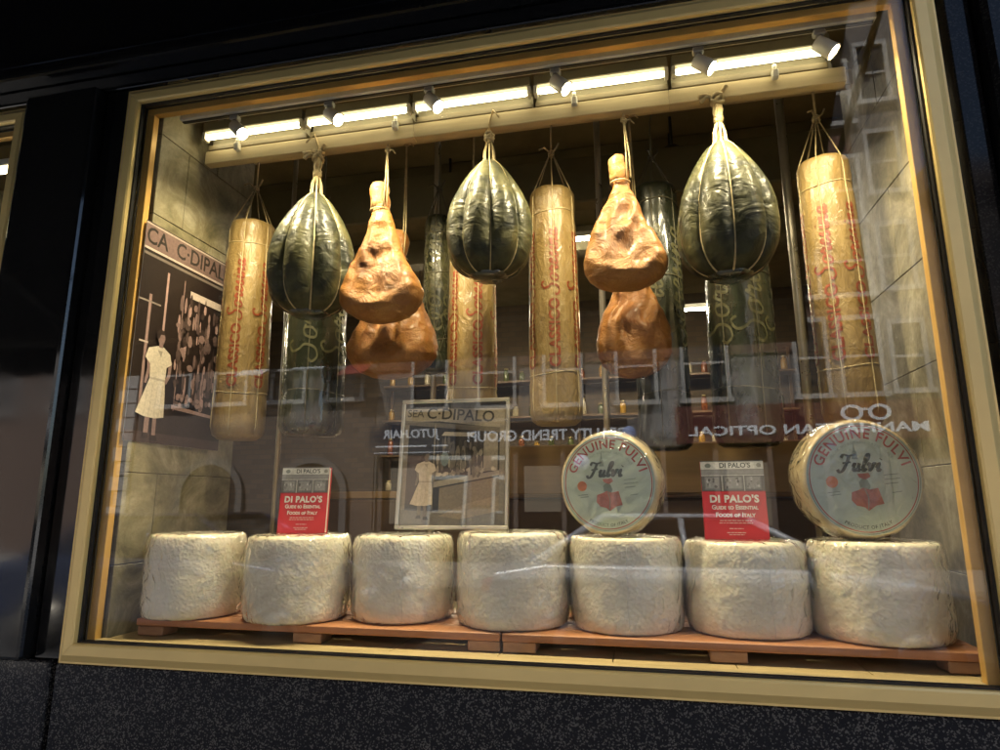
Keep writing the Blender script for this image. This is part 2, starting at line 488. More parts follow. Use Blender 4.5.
# ---------------------------------------------------------------- mesh helpers
class MB:
    """Collects shapes; build() links them as ONE mesh object."""
    def __init__(self):
        self.v, self.f, self.s, self.c, self.mi = [], [], [], [], []
    def add(self, vs, fs, smooth=False, col=None, mi=0):
        o = len(self.v)
        self.v += [tuple(p) for p in vs]
        for f in fs:
            self.f.append(tuple(i + o for i in f))
            self.s.append(smooth); self.c.append(col); self.mi.append(mi)
        return self
    def box(self, x0, x1, y0, y1, z0, z1, mi=0):
        vs = [(x, y, z) for z in (z0, z1) for y in (y0, y1) for x in (x0, x1)]
        return self.add(vs, [(0, 2, 3, 1), (4, 5, 7, 6), (0, 1, 5, 4), (2, 6, 7, 3), (0, 4, 6, 2), (1, 3, 7, 5)], mi=mi)
    def bbox(self, x0, x1, y0, y1, z0, z1, b=0.003, mi=0):
        """box with chamfered edges"""
        bm = bmesh.new()
        bmesh.ops.create_cube(bm, size=1)
        bmesh.ops.scale(bm, vec=(x1 - x0, y1 - y0, z1 - z0), verts=bm.verts)
        bmesh.ops.translate(bm, vec=((x0 + x1) / 2, (y0 + y1) / 2, (z0 + z1) / 2), verts=bm.verts)
        bmesh.ops.bevel(bm, geom=bm.edges[:], offset=min(b, 0.45 * min(x1 - x0, y1 - y0, z1 - z0)), segments=1, affect='EDGES')
        bm.verts.index_update()
        self.add([v.co for v in bm.verts], [[v.index for v in f.verts] for f in bm.faces], mi=mi)
        bm.free()
        return self
    def tube(self, pts, r, n=8, cap=True, mi=0, smooth=True):
        pts = [Vector(p) for p in pts]
        rr = r if isinstance(r, (list, tuple)) else [r] * len(pts)
        vs, fs = [], []
        t0 = (pts[1] - pts[0]).normalized()
        ref = Vector((0, 0, 1)) if abs(t0.z) < 0.9 else Vector((1, 0, 0))
        u = t0.cross(ref).normalized()
        for i, p in enumerate(pts):
            t = (pts[min(i + 1, len(pts) - 1)] - pts[max(i - 1, 0)])
            t = t.normalized() if t.length > 1e-9 else t0
            u = (u - t * u.dot(t))
            u = u.normalized() if u.length > 1e-6 else t.orthogonal().normalized()
            w = t.cross(u)
            for k in range(n):
                a = 2 * PI * k / n
                vs.append(p + (u * math.cos(a) + w * math.sin(a)) * rr[i])
        for i in range(len(pts) - 1):
            for k in range(n):
                k2 = (k + 1) % n
                fs.append((i * n + k, i * n + k2, (i + 1) * n + k2, (i + 1) * n + k))
        if cap:
            fs.append(tuple(range(n - 1, -1, -1)))
            fs.append(tuple((len(pts) - 1) * n + k for k in range(n)))
        return self.add(vs, fs, smooth, mi=mi)
    def lathe(self, prof, n=48, c=(0, 0, 0), mi=0, fn=None, smooth=True):
        """prof = [(r, z)] bottom to top, axis +Z"""
        vs, fs = [], []
        for r, z in prof:
            for k in range(n):
                a = 2 * PI * k / n
                rr = fn(r, z, a) if fn else r
                vs.append((c[0] + rr * math.cos(a), c[1] + rr * math.sin(a), c[2] + z))
        for i in range(len(prof) - 1):
            for k in range(n):
                k2 = (k + 1) % n
                fs.append((i * n + k, i * n + k2, (i + 1) * n + k2, (i + 1) * n + k))
        fs.append(tuple(range(n - 1, -1, -1)))
        fs.append(tuple((len(prof) - 1) * n + k for k in range(n)))
        return self.add(vs, fs, smooth, mi=mi)
    def prism(self, poly, y0, y1, mi=0, smooth=False):
        """poly in x,z extruded along y"""
        n = len(poly)
        vs = [(x, y0, z) for x, z in poly] + [(x, y1, z) for x, z in poly]
        fs = [tuple(range(n)), tuple(range(2 * n - 1, n - 1, -1))]
        for i in range(n):
            j = (i + 1) % n
            fs.append((i, i + n, j + n, j))
        return self.add(vs, fs, smooth, mi=mi)
    def xform(self, mtx):
        self.v = [tuple(mtx @ Vector(p)) for p in self.v]
        return self
    def merge(self, o, fn=None, mi=None):
        vs = [fn(p) for p in o.v] if fn else o.v
        off = len(self.v)
        self.v += [tuple(p) for p in vs]
        self.f += [tuple(i + off for i in f) for f in o.f]
        self.s += o.s; self.c += o.c
        self.mi += o.mi if mi is None else [mi] * len(o.mi)
        return self
    def build(self, name, mats, parent=None, loc=None, bevel=0, attr=None, recalc=True):
        me = bpy.data.meshes.new(name)
        me.from_pydata(self.v, [], self.f)
        if not isinstance(mats, (list, tuple)):
            mats = [mats]
        for m in mats:
            me.materials.append(m)
        me.polygons.foreach_set("use_smooth", self.s)
        me.polygons.foreach_set("material_index", self.mi)
        if any(c is not None for c in self.c):
            ca = me.color_attributes.new("ink", 'FLOAT_COLOR', 'CORNER')
            for p in me.polygons:
                c = self.c[p.index] or (0.5, 0.5, 0.5)
                for li in p.loop_indices:
                    ca.data[li].color = (*c, 1)
        if attr:
            nm, vals = attr
            a = me.attributes.new(nm, 'FLOAT', 'POINT')
            a.data.foreach_set("value", vals)
        if recalc:
            bm = bmesh.new(); bm.from_mesh(me)
            bmesh.ops.recalc_face_normals(bm, faces=bm.faces[:])
            bm.to_mesh(me); bm.free()
        me.update()
        o = bpy.data.objects.new(name, me)
        C.objects.link(o)
        if parent is not None:
            o.parent = parent
        if loc is not None:
            o.location = loc
        if bevel:
            md = o.modifiers.new("bevel", 'BEVEL')
            md.width = bevel; md.segments = 2; md.limit_method = 'ANGLE'
        return o

def tag(o, label, cat, group=None):
    o["label"] = label; o["category"] = cat
    if group:
        o["group"] = group
    return o

def struct(o):
    o["kind"] = "structure"
    return o

def thing(name, label, cat, loc=(0, 0, 0), rot=(0, 0, 0), group=None):
    o = bpy.data.objects.new(name, None)
    C.objects.link(o)
    o.location = loc; o.rotation_euler = rot
    o.empty_display_size = 0.05
    return tag(o, label, cat, group)

def dup(root, loc, rot=None, label=None, group=None):
    r = root.copy(); C.objects.link(r); r.location = loc
    if rot is not None:
        r.rotation_euler = rot
    if label:
        r["label"] = label
    if group:
        r["group"] = group
    for ch in list(root.children):
        c = ch.copy(); C.objects.link(c); c.parent = r
        for g in list(ch.children):
            d = g.copy(); C.objects.link(d); d.parent = c
    return r

def text_mb(s, size, align='CENTER', bold=0.0, shear=0.0, spacing=1.0, small_caps=False, ext=0.0, xs=1.0):
    cu = bpy.data.curves.new("txt", 'FONT')
    cu.body = s; cu.size = size; cu.align_x = align; cu.align_y = 'CENTER'
    cu.offset = bold; cu.shear = shear; cu.space_character = spacing
    cu.resolution_u = 3
    cu.extrude = ext
    if small_caps:
        cu.small_caps_scale = 0.76
        first = True
        for i, ch in enumerate(s):
            if ch == ' ':
                first = True; continue
            if not first:
                cu.body_format[i].use_small_caps = True
            first = False
    o = bpy.data.objects.new("txt", cu)
    C.objects.link(o)
    bpy.context.view_layer.update()
    me = bpy.data.meshes.new_from_object(o.evaluated_get(bpy.context.evaluated_depsgraph_get()))
    mb = MB()
    mb.add([(v.co.x * xs, v.co.y, v.co.z) for v in me.vertices], [tuple(p.vertices) for p in me.polygons])
    bpy.data.objects.remove(o); bpy.data.curves.remove(cu); bpy.data.meshes.remove(me)
    return mb

def refine(mb, maxlen):
    bm = bmesh.new()
    vs = [bm.verts.new(p) for p in mb.v]
    for f in mb.f:
        try:
            bm.faces.new([vs[i] for i in f])
        except ValueError:
            pass
    bmesh.ops.triangulate(bm, faces=bm.faces[:])
    for _ in range(5):
        e = [x for x in bm.edges if x.calc_length() > maxlen]
        if not e:
            break
        bmesh.ops.subdivide_edges(bm, edges=e, cuts=1)
        bmesh.ops.triangulate(bm, faces=[f for f in bm.faces if len(f.verts) > 3])
    bm.verts.index_update()
    out = MB()
    out.add([v.co for v in bm.verts], [[v.index for v in f.verts] for f in bm.faces])
    bm.free()
    return out

def catmull(pts, n=6):
    P = [pts[0]] + list(pts) + [pts[-1]]
    out = []
    for i in range(1, len(P) - 2):
        p0, p1, p2, p3 = (Vector(P[i + k]) for k in (-1, 0, 1, 2))
        for k in range(n):
            t = k / n
            out.append(0.5 * ((2 * p1) + (p2 - p0) * t + (2 * p0 - 5 * p1 + 4 * p2 - p3) * t * t + (3 * p1 - p0 - 3 * p2 + p3) * t ** 3))
    out.append(Vector(P[-2]))
    return out

def ribbon(mb, pts, w, col=None, thick_thin=0.0):
    """flat stroke in the x,y plane along pts"""
    pts = [Vector((p[0], p[1])) for p in pts]
    vs = []
    for i, p in enumerate(pts):
        t = pts[min(i + 1, len(pts) - 1)] - pts[max(i - 1, 0)]
        t = t.normalized() if t.length > 1e-9 else Vector((1, 0))
        nrm = Vector((-t.y, t.x))
        ww = w * (1 + thick_thin * (abs(t.y) - 0.5))
        vs += [(p.x + nrm.x * ww / 2, p.y + nrm.y * ww / 2, 0), (p.x - nrm.x * ww / 2, p.y - nrm.y * ww / 2, 0)]
    fs = [(2 * i, 2 * i + 1, 2 * i + 3, 2 * i + 2) for i in range(len(pts) - 1)]
    mb.add(vs, fs, col=col)

SCRIPT = {  # hand-drawn cursive strokes: (strokes, advance); x-height 1, ascender 2
    'S': ([[(1.15, 1.75), (0.8, 2.05), (0.35, 1.75), (0.55, 1.25), (1.0, 0.8), (0.9, 0.1), (0.3, -0.1), (-0.15, 0.25), (0.05, 0.55)]], 1.35),
    'F': ([[(-0.1, 1.6), (0.1, 2.0), (0.8, 1.85), (1.5, 2.05)], [(0.85, 1.9), (0.7, 1.0), (0.45, 0.1), (0.05, -0.15), (-0.25, 0.2)], [(0.2, 0.95), (1.15, 1.1)]], 1.35),
    'o': ([[(0.55, 0.95), (0.15, 0.8), (0.1, 0.2), (0.45, 0.0), (0.8, 0.35), (0.7, 0.85), (0.5, 0.95), (0.95, 0.8)]], 0.95),
    'r': ([[(0.0, 0.5), (0.25, 1.05), (0.35, 0.8), (0.6, 0.85), (0.5, 0.2), (0.65, 0.0), (0.9, 0.25)]], 0.85),
    'e': ([[(0.0, 0.35), (0.45, 0.55), (0.55, 0.9), (0.3, 0.98), (0.1, 0.5), (0.3, 0.02), (0.8, 0.3)]], 0.8),
    's': ([[(0.0, 0.2), (0.35, 1.0), (0.4, 0.65), (0.6, 0.3), (0.35, 0.0), (0.1, 0.12)], [(0.4, 0.02), (0.8, 0.25)]], 0.78),
    'i': ([[(0.0, 0.35), (0.25, 0.95), (0.2, 0.2), (0.35, 0.0), (0.6, 0.25)], [(0.32, 1.35), (0.36, 1.45)]], 0.58),
    'n': ([[(0.0, 0.4), (0.15, 0.95), (0.12, 0.0), (0.35, 0.75), (0.6, 0.95), (0.65, 0.3), (0.75, 0.0), (1.0, 0.25)]], 1.0),
    'a': ([[(0.65, 0.85), (0.3, 0.95), (0.08, 0.4), (0.3, 0.0), (0.6, 0.5), (0.7, 0.95), (0.65, 0.2), (0.8, 0.0), (1.05, 0.3)]], 1.05),
    'u': ([[(0.0, 0.5), (0.18, 0.95), (0.15, 0.2), (0.4, 0.0), (0.65, 0.5), (0.7, 0.95), (0.68, 0.2), (0.8, 0.0), (1.0, 0.3)]], 1.0),
    'l': ([[(0.0, 0.35), (0.5, 1.5), (0.45, 2.05), (0.2, 1.7), (0.15, 0.3), (0.3, 0.0), (0.6, 0.3)]], 0.6),
    'v': ([[(0.0, 0.6), (0.15, 0.95), (0.3, 0.05), (0.6, 0.6), (0.65, 0.95), (0.95, 0.85)]], 0.92),
    'z': ([[(0.0, 0.85), (0.55, 0.95), (0.05, 0.05), (0.7, 0.1)]], 0.75),
}
def script_mb(word, size, w, shear=0.25, col=None):
    mb = MB(); x = 0
    for ch in word:
        st, adv = SCRIPT[ch]
        for s in st:
            p = [((q[0] + x + shear * q[1]) * size, q[1] * size) for q in catmull(s, 5)]
            ribbon(mb, p, w, col, 0.7)
        x += adv * 1.12
    wd = x * size
    mb.v = [(a - wd / 2, b - 0.5 * size, c) for a, b, c in mb.v]
    return mb, wd

def colr(mb, col):
    mb.c = [col] * len(mb.f)
    return mb

class Print:
    """A flat printed picture: coloured polygons, u right, v up, stacked in hair-thin layers."""
    def __init__(self):
        self.mb = MB(); self.k = 0
    def poly(self, pts, col):
        self.k += 1
        z = self.k * 0.00003
        self.mb.add([(x, y, z) for x, y in pts], [tuple(range(len(pts)))], col=col)
    def rect(self, x0, y0, x1, y1, col):
        self.poly([(x0, y0), (x1, y0), (x1, y1), (x0, y1)], col)
    def blob(self, cx, cy, rx, ry, col, n=12, jit=0.12):
        self.poly([(cx + rx * math.cos(2 * PI * i / n) * (1 + random.uniform(-jit, jit)), cy + ry * math.sin(2 * PI * i / n) * (1 + random.uniform(-jit, jit))) for i in range(n)], col)
    def text(self, s, size, cx, cy, col, rot=0.0, persp=None, **kw):
        self.k += 1
        z = self.k * 0.00003
        t = text_mb(s, size, **kw)
        ca, sa = math.cos(rot), math.sin(rot)
        def f(p):
            x, y = p[0], p[1]
            if persp:
                x, y = persp(x, y)
            return (cx + x * ca - y * sa, cy + x * sa + y * ca, z)
        colr(t, col)
        self.mb.merge(t, f)

# ================================================================ SETTING
# ground sheet, road, pavements
struct(MB().box(-120, 120, -120, 60, -0.5, -0.17).build("ground", M['concrete']))
struct(MB().box(-60, 60, -10.4, -3.6, -0.165, -0.13).build("road", M['asphalt']))
struct(MB().box(-60, 60, -3.6, -0.02, -0.165, 0.0).build("pavement", M['concrete']))
struct(MB().box(-60, 60, -14.0, -10.4, -0.165, 0.0).build("far_pavement", M['concrete']))
mk = MB()
for i in range(-6, 7):
    mk.box(i * 5 - 1.2, i * 5 + 1.2, -7.06, -6.94, -0.128, -0.124)
struct(mk.build("road_marking", M['paint']))

# ---- the shop building
X0, X1, Z0, Z1 = -1.642, 0.761, 1.045, 2.812           # clear opening of the main window
LX0, LX1 = -4.3, -2.162                                # opening of the neighbouring window
shop = thing("shop_building", "shop front of polished black granite around the gold framed window", "building", (0, 0, 0))
GY = -0.004
g = MB()
g.bbox(X0 - 0.068, X1 + 0.075, GY, 0.12, 0.0, Z0 - 0.058, 0.004)
g.build("base_panel", M['granite'], shop)
MB().bbox(LX1 - 0.5 - 2, X0 - 0.085, GY - 0.004, 0.12, 0.0, Z0 - 0.052, 0.006).build("base_panel", M['granite'], shop)
MB().bbox(X1 + 0.09, 9, GY - 0.004, 0.12, 0.0, Z0 - 0.052, 0.006).build("base_panel", M['granite'], shop)
MB().prism([(0, 0)] * 0 or [(-2.10, Z0 - 0.05), (-1.80, Z0 - 0.05), (-1.80, 2.885), (-2.10, 2.885)], -0.045, 0.12).build("pillar", M['granite_dark'], shop, bevel=0.012)
MB().bbox(-1.795, X0 - 0.062, 0.002, 0.12, Z0 - 0.05, 2.885, 0.003).build("pillar_return", M['granite_dark'], shop)
MB().bbox(X1 + 0.082, X1 + 0.14, 0.002, 0.12, Z0 - 0.05, 2.885, 0.003).build("pillar_return", M['granite_low_reflect'], shop)
MB().bbox(X1 + 0.145, 3.2, -0.045, 0.12, Z0 - 0.05, 2.885, 0.012).build("pillar", M['granite_low_reflect'], shop)
MB().bbox(3.2, 9, 0.0, 0.12, Z0 - 0.05, 2.885, 0.012).build("pillar", M['granite_dark'], shop)
MB().bbox(-7, LX0 - 0.07, -0.045, 0.12, Z0 - 0.05, 2.885, 0.012).build("pillar", M['granite_dark'], shop)
MB().bbox(-7, 9, -0.004, 0.05, 2.888, 2.945, 0.003).build("lintel", M['granite_dark'], shop)
MB().prism([(-7, 2.948), (9, 2.948), (9, 3.0), (-7, 3.0)], -0.07, 0.05).build("ledge", M['granite_dark'], shop, bevel=0.012)
MB().bbox(-7, 9, -0.045, 0.05, 3.003, 4.4, 0.006).build("fascia", M['granite_dark'], shop)
MB().box(-7, 9, -0.02, 7.5, 4.405, 6.4).build("unseen_shade_storey", M['brick_dk'], shop)  # unseen mass added for shade, height set by how far its shadow reaches
# canvas awning over the pavement, its dark underside towards the window
aw = thing("awning", "dark canvas awning hanging over the black granite shop front", "awning", (0, 0, 0))
def slab(pts, th, mat_, nm):
    a, b, c_, d = [Vector(p) for p in pts]
    nn = (b - a).cross(d - a).normalized() * th
    vs = [a, b, c_, d] + [p - nn for p in (a, b, c_, d)]
    return MB().add(vs, [(0, 1, 2, 3), (7, 6, 5, 4), (0, 4, 5, 1), (1, 5, 6, 2), (2, 6, 7, 3), (3, 7, 4, 0)]).build(nm, mat_, aw)
slab([(-7.0, -0.05, 3.62), (0.82, -0.05, 3.62), (0.82, -1.5, 2.42), (-7.0, -1.5, 2.42)], 0.006, M['awning'], "canvas")
slab([(-7.0, -1.502, 2.415), (0.82, -1.502, 2.415), (0.82, -1.502, 2.20), (-7.0, -1.502, 2.20)], 0.005, M['awning'], "valance")
MB().tube([(-7.0, -1.48, 2.40), (0.82, -1.48, 2.40)], 0.014, 8).build("front_bar", M['grey_metal'], aw)
for x in (-6.8, -3.2, 0.78):
    MB().tube([(x, -0.05, 2.99), (x, -1.48, 2.39)], 0.012, 8).build("arm", M['grey_metal'], aw)
# display box: stone side walls laid in blocks
def stone_wall(x0, x1, y0, y1, zs, ys):
    mb = MB(); jn = MB()
    for r in range(len(zs) - 1):
        cuts = [y0] + [y for y in ys[r % len(ys)] if y0 < y < y1] + [y1]
        for a, b in zip(cuts, cuts[1:]):
            mb.bbox(x0, x1, a + 0.0012, b - 0.0012, zs[r] + 0.0012, zs[r + 1] - 0.0012, 0.0015)
    o = mb.build("side_wall", M['stone'], shop)
    jn.box(x0 + 0.003, x1 - 0.003, y0 + 0.003, y1 - 0.003, zs[0] + 0.003, zs[-1] - 0.003)
    jn.build("mortar", M['joint'], o)
    return o
zs = [1.03, 1.26, 1.545, 1.83, 2.128, 2.43, 2.73, 2.99]
stone_wall(-1.85, -1.60, 0.055, 0.60, zs, [[0.36], [0.2]])
stone_wall(0.815, 1.05, 0.055, 0.74, zs, [[0.42], [0.22]])
MB().box(-6.9, 4.0, 0.0505, 0.12, 2.885, 4.4).build("header", M['ceiling'], shop)
MB().box(-1.86, 1.06, 0.1205, 0.62, 2.992, 3.06).build("display_ceiling", M['ceiling'], shop)
fl = MB()
for i in range(8):
    a = -1.59 + i * 0.30
    fl.bbox(a + 0.001, min(a + 0.299, 0.812), 0.055, 0.95, 1.02, 1.05, 0.001)
fl.build("display_floor", M['board'], shop)
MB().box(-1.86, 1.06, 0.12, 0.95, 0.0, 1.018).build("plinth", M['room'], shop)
# the shop room behind
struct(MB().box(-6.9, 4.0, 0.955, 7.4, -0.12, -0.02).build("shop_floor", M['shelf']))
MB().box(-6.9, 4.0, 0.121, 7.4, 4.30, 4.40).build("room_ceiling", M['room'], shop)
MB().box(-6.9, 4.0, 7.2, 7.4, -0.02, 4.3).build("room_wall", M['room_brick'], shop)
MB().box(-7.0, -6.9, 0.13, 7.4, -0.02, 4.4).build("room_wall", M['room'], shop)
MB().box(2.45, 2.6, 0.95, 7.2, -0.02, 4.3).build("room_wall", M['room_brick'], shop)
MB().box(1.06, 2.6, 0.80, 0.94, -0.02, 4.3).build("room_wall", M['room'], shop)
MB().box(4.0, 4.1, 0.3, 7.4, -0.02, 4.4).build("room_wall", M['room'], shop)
for y in (1.7, 3.1, 4.6):
    MB().bbox(-6.85, 2.44, y, y + 0.22, 4.02, 4.298, 0.01).build("ceiling_beam", M['room'], shop)
MB().bbox(-6.0, 2.4, 1.55, 1.67, 3.05, 3.32, 0.01).build("ceiling_beam", M['room'], shop)

# ---- display windows: frame, liner, gasket, pane
def window(x0, x1, z0, z1, label, detailed=True):
    w = thing("display_window", label, "window", ((x0 + x1) / 2, 0, z0))
    ox, oz = (x0 + x1) / 2, z0
    a, b, c, d = x0 - ox, x1 - ox, 0.0, z1 - oz
    F = 0.057
    # moulded profile: (distance outward from the opening, y)
    prof = [(-0.001, 0.012), (-0.001, -0.020), (0.004, -0.024), (0.030, -0.024), (0.034, -0.021), (0.052, -0.006), (F, -0.006), (F, 0.012)]
    def member(p, q, ext):
        # p,q = ends of the inner edge; outward dir
        pv, qv = Vector(p), Vector(q)
        t = (qv - pv).normalized()
        out = Vector(ext)
        vs = []
        for s, base in ((-1, pv), (1, qv)):
            for dist, y in prof:
                e = base + out * dist + t * s * (dist - 0.0006)
                vs.append((e.x, y, e.y))
        n = len(prof)
        fs = [(i, (i + 1) % n, (i + 1) % n + n, i + n) for i in range(n)] + [tuple(range(n)), tuple(range(2 * n - 1, n - 1, -1))]
        MB().add(vs, fs).build("frame", M['gold'], w)
    member((a, c), (a, d), (-1, 0)); member((b, d), (b, c), (1, 0))
    member((b, c), (a, c), (0, -1)); member((a, d), (b, d), (0, 1))
    gk = MB()
    T = 0.007
    for (p0, p1, q0, q1) in ((a + 0.0005, a + T, c, d), (b - T, b - 0.0005, c, d), (a + T, b - T, c, c + T * 0.8), (a + T, b - T, d - T, d)):
        gk.box(p0, p1, -0.006, 0.006, q0 + 0.0005, q1 - 0.0005)
        gk.box(p0, p1, 0.0155, 0.021, q0 + 0.0005, q1 - 0.0005)
    gk.build("gasket", M['gasket'], w)
    MB().box(a + 0.002, b - 0.002, 0.0065, 0.0125, c + 0.002, d - 0.002).build("pane", M['pane'], w)
    e = 0.0005
    for (p0, p1, q0, q1) in ((a - 0.002, a + 0.034, c + 0.002, d - 0.029), (b - 0.034, b + 0.002, c + 0.002, d - 0.029), (a - 0.002, b + 0.002, d - 0.0285, d - 0.001)):
        MB().bbox(p0, p1, 0.0215, 0.046, q0, q1, 0.0015).build("liner", M['liner'], w)
    MB().bbox(a + 0.0345, b - 0.0345, 0.0215, 0.053, c - 0.024, c + 0.006, 0.0015).build("liner", M['board'], w)
    return w
window(X0, X1, Z0, Z1, "large gold framed display window full of hanging cheeses and hams")
window(LX0, LX1, Z0, Z1, "neighbouring gold framed window cut off beyond the granite pillar")

# frame of the opening's hidden edges (between frame and granite)
# ================================================================ LIGHTING FITTINGS
YR, ZR0, ZR1 = 0.245, 2.713, 2.765
rl = thing("hanging_rail", "pale pine rail above the front row that the cheeses and hams hang from", "rail", (-0.445, YR, ZR0))
xa = -1.57 + 0.445
for i, (p, q) in enumerate(((-1.57, -0.73), (-0.729, 0.145), (0.146, 0.674))):
    MB().bbox(p + 0.445, q + 0.445, 0, 0.035, 0, ZR1 - ZR0, 0.002).build("board", M['lumber'], rl)
rr_ = thing("hanging_rail", "darker pine rail behind, holding the rear row of logs and hams", "rail", (-0.40, 0.55, 2.90))
MB().bbox(-1.19, 1.20, 0, 0.035, 0, 0.06, 0.002).build("board", M['lumber'], rr_)
for x in (-1.15, 0.0, 1.13):
    MB().bbox(x - 0.01, x + 0.01, 0.002, 0.03, 0.0605, 0.092, 0.001).build("bracket", M['grey_metal'], rr_)
for x in (-1.10, -0.02, 1.08):
    MB().bbox(x - 0.012, x + 0.012, 0.036, 0.05, 0.01, 0.279, 0.001).build("bracket", M['grey_metal'], rl)
tl = [(-1.562, -1.15), (-1.138, -0.735), (-0.723, -0.305), (-0.293, 0.145), (0.157, 0.628)]
words_ = ["far left end above the photograph mural", "above the paper log and first ham", "above the middle round cheese", "above the second ham", "right hand end above the largest round cheese"]
labs = ["strip light at the far end nearest the woman mural wall, tube glowing", "strip light above the first hanging ham, tube glowing",
        "strip light above the middle dark round cheese, tube glowing", "strip light above the second hanging ham, tube glowing",
        "strip light at the end nearest the bare stone wall, tube glowing"]
for (p, q), lb in zip(tl, labs):
    cx, L = (p + q) / 2, q - p
    t = thing("strip_light", lb, "light", (cx, 0.213, 2.803), (0, 0, 0), "strip lights above the hanging rail")
    h = L / 2
    MB().bbox(-h, h, -0.005, 0.0565, 0.022, 0.06, 0.003).build("housing", M['housing'], t)
    MB().bbox(-h, h, 0.034, 0.0575, -0.034, -0.012, 0.002).build("reflector_lip", M['lip'], t)
    MB().bbox(-h, h, 0.0580, 0.0645, -0.0335, 0.06, 0.001).build("back_plate", M['housing'], t)
    tb = MB().tube([(-h + 0.012, 0.01, 0.006), (-h + 0.02, 0.01, 0.006), (h - 0.02, 0.01, 0.006), (h - 0.012, 0.01, 0.006)], [0.008, 0.0105, 0.0105, 0.008], 12)
    tb.build("tube", M['tube'], t)
    for s in (-1, 1):
        MB().bbox(s * (h - 0.005) - 0.006, s * (h - 0.005) + 0.006, -0.004, 0.026, -0.008, 0.0215, 0.001).build("socket", M['white_metal'], t)
tk = thing("light_track", "long white ceiling track carrying the row of spotlights", "light track", (-0.42, 0.088, 2.787))
MB().bbox(-1.13, 1.13, -0.016, 0.016, 0, 0.025, 0.002).build("channel", M['white_metal'], tk)
MB().box(-1.125, 1.125, -0.006, 0.006, -0.004, -0.0005).build("slot", M['black_metal'], tk)
for x in (-1.0, 0.0, 1.0):
    MB().bbox(x - 0.012, x + 0.012, -0.01, 0.01, 0.0255, 0.2, 0.001).build("drop_rod", M['grey_metal'], tk)
sp_x = [-1.335, -0.975, -0.62, -0.205, 0.225, 0.56]
sp_l = ["first spotlight on the track, at the mural end", "spotlight on the track above the first ham", "spotlight on the track between first ham and middle round cheese",
        "spotlight on the track between middle round cheese and second ham", "spotlight on the track above the largest round cheese", "last spotlight on the track, at the bare stone wall end"]
for i, (x, lb) in enumerate(zip(sp_x, sp_l)):
    t = thing("spotlight", lb, "spotlight", (x, 0.088, 2.786), (0, 0, 0), "spotlights along the white track")
    MB().bbox(-0.016, 0.016, -0.012, 0.012, -0.022, -0.0045, 0.003).build("adapter", M['grey_metal'], t)
    MB().tube([(0, 0, -0.02), (0, 0, -0.045)], 0.009, 10).build("stem", M['grey_metal'], t)
    hd = MB()
    hd.lathe([(0.010, -0.030), (0.021, -0.026), (0.023, 0.026), (0.025, 0.034), (0.0215, 0.034), (0.020, 0.028)], 20)
    aim = Vector((0.62 + 0.1 * math.sin(i * 2), -0.12, -0.62)).normalized()
    q = aim.to_track_quat('Z', 'Y').to_matrix().to_4x4()
    mtx = Matrix.Translation((0.012, 0.004, -0.055)) @ q
    ho = hd.xform(mtx).build("head", M['white_metal'], t)
    ln = MB().lathe([(0.0195, 0.022), (0.018, 0.029), (0.010, 0.034), (0.002, 0.035)], 18)
    ln.xform(mtx).build("lens", M['spot'], t)
    ld = bpy.data.lights.new("spot_beam", 'SPOT')
    ld.energy = SPOT_W * (0.65 if i == 5 else 1.0); ld.spot_size = rad(150); ld.spot_blend = 1.0; ld.shadow_soft_size = 0.03
    ld.color = (1.0, 0.84, 0.52)
    lo = bpy.data.objects.new("spot_beam", ld); C.objects.link(lo)
    lo.parent = t
    lo.location = mtx @ Vector((0, 0, 0.06))
    lo.rotation_euler = Vector((0.10 * math.sin(i * 2.3), 0.16, -1.0)).to_track_quat('-Z', 'Y').to_euler()
for i, (x, y, lb) in enumerate(((-1.50, 0.19, "recessed round downlight in the display ceiling by the mural wall"), (0.52, 0.20, "recessed round downlight in the display ceiling by the stone wall end"))):
    t = thing("downlight", lb, "downlight", (x, y, 2.99))
    MB().lathe([(0.055, -0.006), (0.066, -0.004), (0.066, 0.001), (0.046, 0.001), (0.046, -0.0055)], 28).build("trim", M['gold'], t)
    MB().lathe([(0.044, -0.0035), (0.044, -0.002), (0.01, -0.002)], 24).build("lens", M['down'], t)
for x, lb in ((-1.425, "small white clamp on the rail before the first paper log"), (-0.795, "small white clamp on the rail over the first ham"),
              (-0.16, "small white clamp on the rail left of the second ham"), (0.468, "small white clamp on the rail right of the largest round cheese")):
    t = thing("rail_clamp", lb, "clamp", (x, YR - 0.001, 2.775), (0, 0, 0), "white clamps on the front rail")
    MB().bbox(-0.010, 0.010, -0.022, -0.0005, -0.03, 0.0, 0.003).build("jaw", M['white_metal'], t)
    MB().tube([(0, -0.011, 0.0), (0, -0.011, 0.018)], 0.0065, 10).build("screw_knob", M['white_metal'], t)

# ================================================================ PALLETS
for x0, x1, lb in ((-1.53, -0.39, "reddish wooden pallet under the three cheese wheels and half the fourth, mural end"), (-0.384, 0.775, "reddish wooden pallet under the cheese wheels at the stone wall end")):
    cx = (x0 + x1) / 2; h = (x1 - x0) / 2
    p = thing("pallet", lb, "pallet", (cx, 0.09, 1.052), (0, 0, 0), "low wooden pallets under the cheese wheels")
    for k in range(4):
        MB().bbox(-h + 0.001 * (k % 2), h, k * 0.092, k * 0.092 + 0.082, 0.029, 0.05, 0.0025).build("deck_board", M['pallet'], p)
    for y in (0.004, 0.28):
        for x in (-h + 0.001, -0.045, h - 0.091):
            MB().bbox(x, x + 0.09, y + 0.002, y + 0.072, 0.0, 0.0285, 0.003).build("block", M['block'], p)

